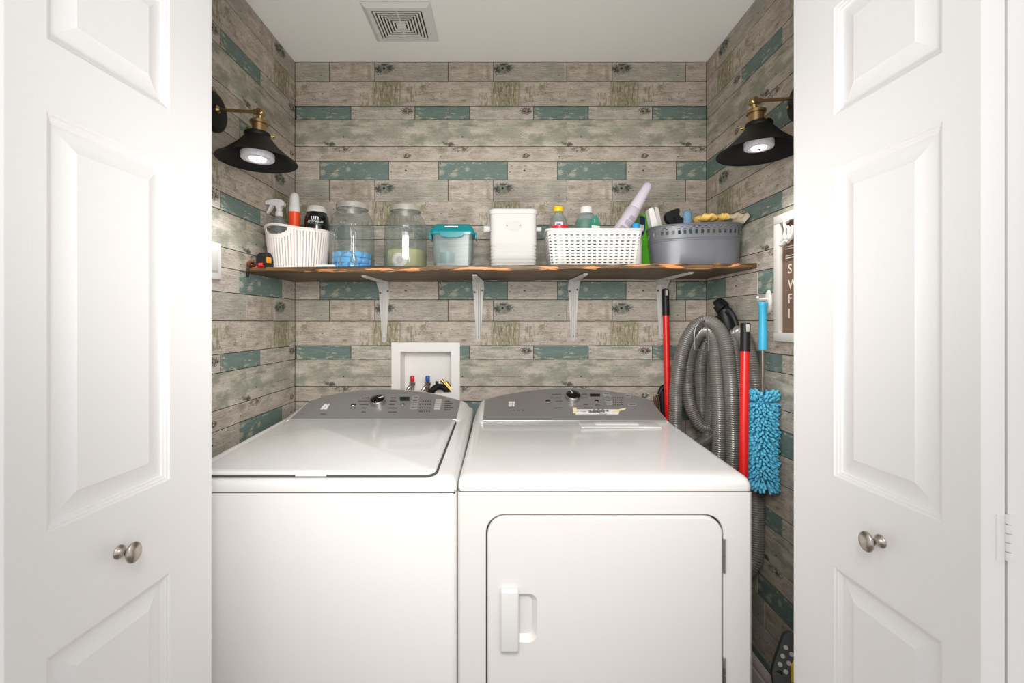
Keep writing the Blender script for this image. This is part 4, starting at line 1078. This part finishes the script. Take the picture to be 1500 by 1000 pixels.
def ov_ring(a, b, z, n=32): return [Vector((a*math.cos(2*PI*i/n), b*math.sin(2*PI*i/n), z)) for i in range(n)]
MB().loft([ov_ring(.044, .030, 0), ov_ring(.047, .032, .01), ov_ring(.047, .032, .150), ov_ring(.043, .030, .178), ov_ring(.036, .026, .200), ov_ring(.026, .021, .213), ov_ring(.024, .02, .216)]).build('bottle_body', M_clearpl, t)
MB().loft([ov_ring(.042, .028, .002), ov_ring(.045, .030, .01), ov_ring(.045, .030, .150), ov_ring(.042, .028, .178), ov_ring(.037, .025, .19)]).build('green_liquid', M_greenliq, t)
MB().lathe([(.022, .214), (.0245, .216), (.024, .236), (.022, .239), (.0003, .240)], 28).build('cap', M_white, t)
m_ = MB(); m_.prism([(-.008, .10), (.046, .10), (.0465, .155), (.042, .185), (.032, .203), (.018, .190), (.004, .165)], -.0335, -.0315); m_.build('label', M_greenlab, t)
m_ = MB(); m_.prism([(.012, .11), (.045, .11), (.045, .158), (.014, .162)], -.0342, -.0334); m_.build('label_panel', M_paper, t)
m_ = MB(); text_mb(m_, '1', .02, T(.026, -.0338, .172) @ RX(PI/2), .0002, 'CENTER'); m_.build('lettering', M_lprint, t, smooth=False)
# lavender bottle, leaning right
p0 = Vector(((884-CX)*1.685/FPX, 1.685, bc.z+.03)); p1 = P(951.5, 268, 1.70)
ax = (p1-p0); Lb = ax.length; q_ = ax.to_track_quat('Z', 'Y')
t = thing('lavender_spray_can', 'pale lavender bottle leaning right out of the rectangular basket', 'bottle', p0); t.rotation_mode = 'QUATERNION'; t.rotation_quaternion = q_
def ovr(a, b, z, n=32): return [Vector((a*math.cos(2*PI*i/n), b*math.sin(2*PI*i/n), z)) for i in range(n)]
MB().loft([ovr(.030, .028, 0), ovr(.034, .030, .006), ovr(.040, .032, Lb*.30), ovr(.0295, .0265, Lb*.65), ovr(.0235, .0235, Lb*.665)]).build('bottle_body', M_lav, t, ang=60)
MB().loft([ovr(.0235, .0235, Lb*.665), ovr(.0235, .0235, Lb*.68), ovr(.0180, .0180, Lb*.93), ovr(.0165, .0165, Lb*.975), ovr(.0105, .0105, Lb*.992), ovr(.002, .002, Lb)]).build('cap', M_lav, t, ang=60)
inv = q_.inverted(); fd = inv @ Vector((0, -1, 0)); fa = math.atan2(fd.x, -fd.y)
m_ = MB(); patch(m_, .0385, fa-.25, fa+.5, Lb*.43, Lb*.485); m_.build('label', M_label, t)
m_ = MB(); patch(m_, .0408, fa-.4, fa+.4, Lb*.33, Lb*.40); m_.build('label', M_label, t)
m_ = MB(); patch(m_, .0350, fa-.1, fa+.5, Lb*.50, Lb*.55); m_.build('label', M_label, t)
# blue-capped bottle
t = thing('blue_capped_bottle', 'grey bottle with a bright blue cap at the right end of the rectangular basket', 'bottle', Vector(((931.5-CX)*1.657/FPX, 1.657, bc.z+.004)))
MB().lathe([(.020, 0), (.021, .004), (.021, .128), (.012, .140)], 24).build('bottle_body', M_ltgrey, t)
MB().lathe([(.0135, .138), (.0135, .156), (.012, .159), (.0003, .160)], 20).build('cap', mat('sky_blue_cap', (40, 150, 226), .3), t)
# green box
c = SP(939, 1.825); c.x += .012
t = thing('green_cardboard_box', 'tall bright green cardboard box standing between the basket and grey bin', 'box', c, rz=math.radians(0))
MB().box(-.028, .0145, -.035, .035, 0, .2305, .0012, 1).build('carton', M_green, t)
MB().box(.0142, .0165, -.0345, .0345, .001, .2300, .0005, 1).build('side_panel', mat('light_green_card', (104, 200, 40), .4), t)
m_ = MB(); m_.prism([(-.028, .13), (-.010, .150), (-.006, .17), (-.006, .215), (-.016, .222), (-.028, .222)], -.0362, -.0352); m_.build('navy_label', M_navy, t)
m_ = MB(); m_.prism([(-.027, .150), (-.012, .165), (-.011, .185), (-.027, .188)], -.0368, -.0363); m_.build('label_patch', M_ltgrey, t)

# grey oval bin
th_ = math.radians(-13); c = Vector(((1023-CX)*1.68/FPX-.012, 1.700, 0)); c.z = zs(c.x)+.0006
t = thing('grey_oval_bin', 'dark grey oval plastic bin with pierced rim at the shelf right end', 'bin', c, rz=th_)
A0, B0, H0 = .168, .098, .150
lp = sellipse(A0, B0, 300, 2.7); widths = [1.1, 1.0]*44; gb = resample_loop(lp, widths); NA = len(gb)
zl = [0, .004, .055, .092, .0935, .0975, .0985, .1005, .102, .106, .115, .126, .129, .133, .136, .1395, .1425, .146, .150]
rl_ = [.90, .925, .945, .962, .975, .975, .966, .975, .967, .970, .972, .976, .978, .980, .982, .985, .988, .994, 1.0]
# smooth lower body at high resolution
fineL = sellipse(A0, B0, 96, 2.7)
MB().loft([[Vector((x*s_, y*s_, z)) for x, y in fineL] for z, s_ in list(zip(zl, rl_))[:10]], True, False).build('bin_body', M_greybin, t, ang=30)
zz = zl[9:]; ss = rl_[9:]
perforated('pierced_rim', lambda i, j: Vector((gb[i].x*ss[j], gb[i].y*ss[j], zz[j])), NA, len(zz)-1, lambda i, j: (i % 2 == 1 and j in (1, 2)) or (i % 2 == 1 and j == 4) or (i % 2 == 0 and j == 6), M_greybin, t, .002)
m_ = MB(); rp = [Vector((x, y, H0)) for x, y in fineL]; rp.append(rp[0]); m_.tube(rp, .0036, 8); m_.build('rim', M_greybin, t)
bb = c
def inb(x, D, z): return Vector(((x-CX)*D/FPX, D, bb.z+z))
t = thing('white_cleaner_bottle', 'curved white plastic bottle top poking from the left of the grey bin', 'bottle', inb(969, 1.715, .006))
t.rotation_euler = (0, math.radians(-9), 0)
m_ = MB(); pr = [(-.016, 0), (.010, 0), (.012, .10), (.006, .15), (-.001, .222), (-.006, .230), (-.020, .226), (-.022, .218), (-.019, .15)]
m_.prism(pr, -.018, .018); m_.build('bottle_body', M_white, t, ang=40)
m_ = MB(); m_.prism([(.008, .11), (.022, .11), (.020, .185), (.018, .226), (.006, .231), (.003, .21)], -.014, .016); m_.build('side_grip', M_ltgrey, t, ang=40)
t = thing('black_trigger_sprayer', 'black trigger sprayer with white bottle shoulder in the grey bin', 'spray bottle', inb(986, 1.70, .006))
MB().lathe([(.023, 0), (.024, .004), (.024, .10), (.022, .135), (.016, .152), (.014, .156)], 28).build('bottle', M_white, t)
h = MB(); h.prism([(-.030, .178), (-.032, .196), (-.026, .206), (-.004, .214), (.004, .218), (.018, .220), (.021, .210), (.018, .196), (.026, .186), (.034, .184), (.036, .172), (.034, .158), (.010, .150), (-.012, .152), (-.018, .165), (-.024, .168)], -.013, .013)
h.build('spray_head', M_black, t, ang=30)
MB().prism([(-.006, .168), (.004, .170), (.003, .186), (-.003, .188)], -.016, -.0125).build('nozzle', M_dkglass, t)
t = thing('blue_capped_canister', 'dusty blue rounded bottle top in the middle of the grey bin', 'bottle', inb(1006.5, 1.695, .006))
MB().lathe([(.025, 0), (.026, .004), (.026, .135), (.025, .150), (.019, .165), (.0180, .188), (.0160, .204), (.010, .212), (.0003, .214)], 32).build('bottle_body', M_bluesock, t, ang=50)
# cloths: crumpled sheets
def cloth(nm, lab, cen, A, B, Hc, m, sd, rz_=0):
    r = random.Random(sd); n, k = 44, 18; mb = MB(); ph = [r.uniform(0, 6.28) for _ in range(6)]
    rings = []
    for j in range(k+1):
        v = j/k; el = -PI/2+PI*v; ring_ = []
        for i in range(n):
            a = 2*PI*i/n; w1 = 1+.10*math.sin(3*a+ph[0])+.07*math.sin(5*a+ph[1]+3*v)+.05*math.sin(9*a+ph[2]-5*v)
            R_ = math.cos(el)**.6*w1 if math.cos(el) > 1e-6 else 0
            z = Hc*math.sin(el)+Hc*.22*math.cos(el)*math.sin(4*a+ph[3]+4*v)+Hc*.16*math.sin(7*a+ph[4])*math.cos(el)
            ring_.append(Vector((A*R_*math.cos(a), B*R_*math.sin(a), z)))
        rings.append(ring_)
    mb.loft(rings, False, False)
    o = mb.build(nm, m, ang=180); o.location = cen; o.rotation_euler = (0, 0, rz_)
    return tag(o, lab, 'cloth')
cloth('cleaning_cloth', 'yellow cleaning cloth folded flat on top of the grey bin', P(1035, 320, 1.68), .040, .045, .014, M_yclo, 2)
cloth('cleaning_cloth', 'smaller rolled yellow cloth beside the beige cloth in the bin', P(1057, 319, 1.66), .020, .04, .013, M_yclo, 5)
cloth('cleaning_cloth', 'beige cloth draped over the right rim of the grey bin', P(1076, 319, 1.655), .040, .045, .012, M_bclo, 8, -.2)
m_ = MB(); c0, c1 = P(1078, 322, 1.63), P(1097, 312, 1.60)
m_.loft([[P(1072, 314, 1.66), P(1072, 325, 1.62), P(1074, 327, 1.62), P(1074, 313, 1.66)], [P(1086, 315, 1.64), P(1090, 327, 1.60), P(1091, 326, 1.60), P(1087, 314, 1.64)], [P(1095, 311.5, 1.60), P(1098, 317, 1.58), P(1098.5, 316, 1.58), P(1096, 311, 1.60)]])
o = m_.build('cloth_corner', M_bclo, ang=180)
cb = [o_ for o_ in bpy.data.objects if o_.get('label', '').startswith('beige cloth')][0]
for v in o.data.vertices: v.co = (RZ(.2) @ (Vector(v.co)-cb.location))
o.parent = cb

# ---------------------------------------------------------------- right-hand corner: poles, hose, duster, hook
def pole(lab, top_px, bot_px, D0, D1, r, capL):
    a = P(*top_px, D0); b = P(*bot_px, D1); d = (b-a).normalized()
    # run to the floor
    k = (0.004-a.z)/d.z; e = a+d*k
    t = thing('broom_pole', lab, 'pole', e, 'red broom poles')
    MB().tube([a+d*capL, e], r, 20).build('shaft', M_red, t, world=True)
    MB().tube([a, a+d*.003, a+d*(capL+.006)], [r*.9, r*1.08, r*1.08], 20).build('grip_cap', M_black, t, world=True)
    f = Vector((0, -1, 0)); p = a+d*.016+f*(r*1.0)
    MB().box(p.x-r*.38, p.x+r*.38, p.y-.003, p.y+.003, p.z-.012, p.z+.012, .001).build('hanging_hole', M_ltgrey, t, world=True)
pole('red pole with black cap left of the grey hose, by the rightmost bracket', (974.7, 423), (978.5, 612), 1.86, 1.84, .0135, .106)
pole('red pole with black cap in front of the hose, beside the blue duster', (1092, 473), (1089, 690), 1.43, 1.39, .0135, .086)

hs = thing('vacuum_hose', 'long grey ribbed central vacuum hose coiled on the right wall', 'vacuum hose', (.80, 1.66, .30))
L = lambda X, Y, Z: Vector((X, Y, Z))
pts = [P(1064, 466, 1.69), P(1068, 490, 1.68), P(1074, 525, 1.66), P(1077, 580, 1.65), P(1075, 680, 1.66), L(.86, 1.66, .60), L(.82, 1.72, .46), L(.75, 1.78, .46), L(.69, 1.80, .60),
       P(989, 690, 1.75), P(989, 610, 1.75), P(991, 560, 1.75), P(998, 518, 1.74), P(1012, 486, 1.72), P(1032, 470.5, 1.69), P(1050, 478, 1.65), P(1062, 500, 1.62), P(1068, 540, 1.60), P(1072, 600, 1.59), P(1073, 690, 1.58),
       L(.82, 1.60, .62), L(.78, 1.66, .50), L(.72, 1.74, .52), L(.70, 1.80, .72), P(1046, 636, 1.78), P(1026, 622, 1.79), P(1011, 594, 1.80), P(1006, 560, 1.80), P(1010, 520, 1.79), P(1020, 494, 1.75), P(1034, 484, 1.70), P(1045, 494, 1.66), P(1049, 530, 1.64), P(1053, 600, 1.62), P(1052, 680, 1.61),
       L(.77, 1.62, .66), L(.73, 1.70, .56), L(.70, 1.78, .66), P(1030, 690, 1.82), P(1028, 600, 1.83), P(1026, 540, 1.82), P(1030, 512, 1.80), P(1038, 500, 1.78), P(1044, 520, 1.78), P(1042, 600, 1.78), L(.82, 1.80, .70),
       L(.855, 1.74, .56), L(.862, 1.66, .62), P(1085, 640, 1.60), P(1080, 540, 1.62), P(1078, 495, 1.62), P(1084, 488, 1.60), P(1096, 512, 1.56), P(1104, 550, 1.53), P(1108, 600, 1.52), P(1108, 700, 1.52), P(1108, 780, 1.51), P(1104, 822, 1.50), L(.80, 1.52, .42), L(.75, 1.58, .36), L(.72, 1.68, .34)]
path = resample(catmull(pts, .003), .0039)
MB().tube(path, [(.0216 if k % 2 else .0250) for k in range(len(path))], 20).build('ribbed_tube', M_hose, hs, world=True, ang=28, fix=False)
MB().tube([P(1061, 452, 1.69), P(1063, 462, 1.69), P(1066, 476, 1.685), P(1068, 488, 1.68)], [.024, .030, .031, .024], 20).build('hose_cuff', M_black, hs, world=True)
m_ = MB(); m_.tube(catmull([P(1048, 446, 1.70), P(1055, 442, 1.70), P(1062, 447, 1.70), P(1062, 456, 1.69)], .006), .014, 14)
m_.tube([P(1051, 446, 1.70), P(1058, 452, 1.69)], [.020, .026], 18)
m_.tube(catmull([P(1063, 458, 1.74), P(1073, 470, 1.72), P(1079, 486, 1.71), P(1078, 496, 1.71)], .006), [.012]*1, 12) if False else None
m_.build('hose_handle', M_black, hs, world=True)
pt = catmull([P(1066, 455, 1.66), P(1074, 464, 1.64), P(1079, 478, 1.63), P(1079, 492, 1.62), P(1073, 498, 1.62)], .006)
MB().tube(pt, [.0125-.007*k/(len(pt)-1) for k in range(len(pt))], 12).build('wand_clip', M_black, hs, world=True)
# wire hose hanger
hg = thing('hose_hanger', 'grey wire hanger bracket looped over the coiled hose', 'hanger', P(1028, 512, 1.67))
pt = catmull([P(1018, 512, 1.66), P(1017, 495, 1.66), P(1019, 480, 1.66), P(1027, 471.5, 1.65), P(1035, 479, 1.62), P(1038, 495, 1.60), P(1038, 514, 1.60)], .005)
m_ = MB(); m_.tube(pt, .0026, 8); m_.tube([P(1018, 512, 1.66), P(1038, 512.5, 1.60)], .0026, 8)
m_.tube([P(1027, 471.5, 1.65), Vector((XR-.001, 1.80, 1.33))], .0026, 8); m_.build('wire_frame', M_wire, hg, world=True)
MB().box(XR-.005, XR, 1.785, 1.815, 1.30, 1.36, .001).build('wall_plate', M_wire, hg, world=True)
sc2 = MB().lathe([(.0065, 0), (.0065, .002), (.0035, .0045), (.0003, .005)], 12).build('wall_screw', M_nickel)
D_ = XR*FPX/(1081.5-CX); sc2.location = Vector((XR-.0003, D_, CZ-(473-CY)*D_/FPX)); sc2.rotation_euler = (0, -PI/2, 0); tag(sc2, 'small steel screw in the right wall above the red pole', 'screw')

# vacuum wand behind the dryer
t = thing('vacuum_wand', 'black and chrome vacuum wand end poking up behind the dryer', 'wand', P(966, 700, 1.86))
MB().tube(catmull([P(967, 700, 1.88), P(967, 600, 1.88), P(966, 578, 1.88), P(971, 567, 1.88), P(974, 566, 1.88)], .01), .010, 14).build('handle', M_black, t, world=True)
MB().tube([P(972, 690, 1.87), P(970, 572, 1.88)], .0125, 14).build('wand_tube', M_black, t, world=True)
MB().tube([P(970, 640, 1.855), P(965, 584, 1.865), P(962.5, 578, 1.865)], [.0065, .0065, .0085], 12).build('chrome_rod', M_chrome, t, world=True)
MB().tube([P(965, 640, 1.85), P(958.5, 580, 1.855)], .0055, 10).build('brass_rod', M_brass, t, world=True)

# adhesive hook
D_ = XR*FPX/(1127-CX); hz = CZ-(442-CY)*D_/FPX
t = thing('adhesive_hook', 'white oval adhesive hook on the right wall holding the blue duster', 'hook', (XR, D_, hz))
M = T(XR-.0003, D_, hz) @ RY(-PI/2)
MB().loft([[Vector((.040*math.cos(2*PI*i/32), .0155*math.sin(2*PI*i/32), z)) for i in range(32)] for z in (0, .004)]+[[Vector((.036*math.cos(2*PI*i/32), .012*math.sin(2*PI*i/32), .007)) for i in range(32)]], M=M).build('hook_base', M_white, t, world=True)
MB().tube([(XR-.005, D_, hz+.010), (XR-.020, D_, hz+.008), (XR-.044, D_-.012, hz+.006), (XR-.050, D_-.018, hz+.014)], [.005, .005, .0045, .004], 12).build('hook_arm', M_white, t, world=True)

# duster
DX = XR-.056; DD = DX*FPX/(1117.5-CX)
ztop = CZ-(441.5-CY)*DD/FPX; zh = CZ-(512-CY)*DD/FPX; zd = CZ-(573-CY)*DD/FPX; zb_ = CZ-(716-CY)*DD/FPX
t = thing('microfiber_duster', 'turquoise chenille duster with steel stem hanging from the white hook', 'duster', (DX, DD, zb_))
MB().lathe([(.010, ztop-.004), (.0135, ztop-.002), (.0142, ztop-.006), (.0135, ztop-.012), (.0115, ztop-.020), (.0118, (ztop+zh)/2), (.0132, (ztop+zh)/2-.02), (.0132, zh), (.008, zh-.001)], 24, T(DX, DD, 0)).build('grip', M_turq, t, world=True)
MB().tube([(DX, DD, zh), (DX, DD, zd-.03)], .0062, 16).build('stem', M_steel, t, world=True)
MB().box(DX-.028, DX+.028, DD-.012, DD+.012, zb_+.02, zd-.012, .008, 2).build('head_core', M_chenille, t, world=True)
m_ = MB(); r = random.Random(11); n_rows = 42
for j in range(n_rows):
    z = zb_+.014+(zd-zb_-.022)*j/(n_rows-1); 
    for k in range(18):
        a = 2*PI*(k+.5*(j % 2))/18+r.uniform(-.08, .08)
        ex, ey = .030, .017
        base_ = Vector((DX+ex*math.cos(a), DD+ey*math.sin(a), z)); ln = r.uniform(.017, .025)
        o_ = Vector((math.cos(a), math.sin(a)*.9, 0)).normalized()
        dz_ = -.35 if j > 3 else -1.0
        if j > n_rows-5: dz_ = .5
        tip = base_+o_*ln*.75+Vector((r.uniform(-.004, .004), r.uniform(-.004, .004), dz_*ln*.8+r.uniform(-.003, .003)))
        mid = (base_+tip)/2+o_*.003
        m_.tube([base_, mid, tip, tip+(tip-mid).normalized()*.0022], [.0034, .0042, .0040, .0018], 6)
m_.build('chenille_fringe', M_chenille, t, world=True, ang=180, fix=False)['kind'] = 'stuff'

# ---------------------------------------------------------------- sign on the right wall
sy1, sy0 = 1.434, 1.17; sz1, sz0 = 1.638, 1.238
t = thing('laundry_sign', 'brown letter-board laundry sign in white frame on the right wall', 'sign', (XR, (sy0+sy1)/2, sz0))
MB().box(XR-.008, XR-.0005, sy0+.01, sy1-.01, sz0+.01, sz1-.01).build('sign_panel', M_signbr, t, world=True)
fw = .027
for (a, b, c, d, nm) in ((sy0, sy1, sz1-fw, sz1, 0), (sy0, sy1, sz0, sz0+fw, 0), (sy1-fw, sy1, sz0+fw, sz1-fw, 0), (sy0, sy0+fw, sz0+fw, sz1-fw, 0)):
    MB().box(XR-.020, XR-.0005, a, b, c, d, .0015).build('frame_rail', M_signwh, t, world=True)
# letter frames: local x -> -Y (towards camera), local y -> +Z, normal -> -X
def sgn(y, z, off): return Matrix(((0, 0, -1, XR-off), (-1, 0, 0, y), (0, 1, 0, z), (0, 0, 0, 1)))
m_ = MB()
for ch, z in (('S', 1.449), ('W', 1.401), ('F', 1.357), ('I', 1.311)):
    text_mb(m_, ch, .042, sgn(1.379, z, .0085), .0006)
m_.build('lettering', M_signwh, t, world=True, smooth=False)
m_ = MB()
for (z, l) in ((1.532, .05), (1.525, .045), (1.503, .10), (1.496, .10)): m_.box(XR-.0105, XR-.008, 1.388-l, 1.388, z, z+.0025)
m_.build('ruled_lines', M_signwh, t, world=True)
# raised script 'La' overlapping the frame
def strok(pts, r=.0055): return [Vector((XR-.024, 1.0*y, z)) for y, z in pts]
y_ = lambda x: XR*.97*FPX/(x-CX)
m_ = MB()
for pl_ in ([(1153.5, 325), (1151, 322.5), (1149.5, 327), (1151, 336), (1149, 346), (1146, 352), (1143.5, 356), (1144, 358.5), (1147, 358), (1151, 353), (1155, 354)],
            [(1156, 334), (1153, 333), (1150.5, 341), (1151, 349), (1153.5, 350), (1156, 343), (1156.5, 334), (1156, 346), (1158, 350), (1160.5, 344), (1161.5, 337), (1162, 330)]):
    pp_ = []
    for (x, y) in pl_:
        Dq = (XR-.024)*FPX/(x-CX); pp_.append(P(x, y, Dq))
    m_.tube(catmull(pp_, .004), .0055, 8)
m_.build('script_letters', M_signwh, t, world=True)

# ---------------------------------------------------------------- folded step stool, bottom right
Ds = 1.33
t = thing('folding_step_stool', 'dark grey folded step stool with white dots leaning on the right wall', 'step stool', P(1150, 1100, Ds))
def quadprism(mb, pxs, D0, th):
    f = [P(x, y, D) for (x, y, D) in pxs]; n_ = (f[1]-f[0]).cross(f[2]-f[0]).normalized()
    if n_.y < 0: n_ = -n_
    b = [p+n_*th for p in f]; mb.loft([f, b]); return n_
m_ = MB()
out = [(1148, 931), (1152, 926.5), (1158, 925.5), (1172, 931), (1170, 975), (1163, 1040), (1140, 1040), (1131, 985), (1135, 968)]
def dS(x, y): return Ds+.03-(y-925)*.0006+(x-1150)*-.0004
n_ = quadprism(m_, [(x, y, dS(x, y)) for x, y in out], Ds, .022); top_ = m_.build('step_plate', M_stoolgrey, t, world=True, ang=30)
for (x, y) in ((1151, 948), (1159.5, 958), (1146.5, 960.5), (1155.5, 971), (1142.5, 972.5), (1151, 983.5)):
    c_ = P(x, y, dS(x, y))-n_*.0002
    MB().tube([c_, c_-n_*.0014], .0062, 20).build('grip_dot', M_dotw, top_, world=True)
m_ = MB(); quadprism(m_, [(1161, 978, 1.315), (1167, 968, 1.315), (1175, 1060, 1.30), (1154, 1060, 1.30)], 0, .012); m_.build('yellow_side', M_stoolyel, t, world=True)
m_ = MB(); m_.tube(catmull([P(1137, 982, 1.335), P(1143, 984, 1.33), P(1150, 996, 1.325), P(1154, 1010, 1.32)], .008), .006, 10); m_.build('carry_cord', M_black, t, world=True)
m_ = MB(); a_ = P(1136, 1020, 1.35); 
for sx_0 in (0, 1):
    p0 = P(1138+sx_0*22, 1020, 1.34); m_.tube([p0, Vector((p0.x, p0.y-.02, .006))], .010, 10)
m_.build('leg', M_stoolgrey, t, world=True)
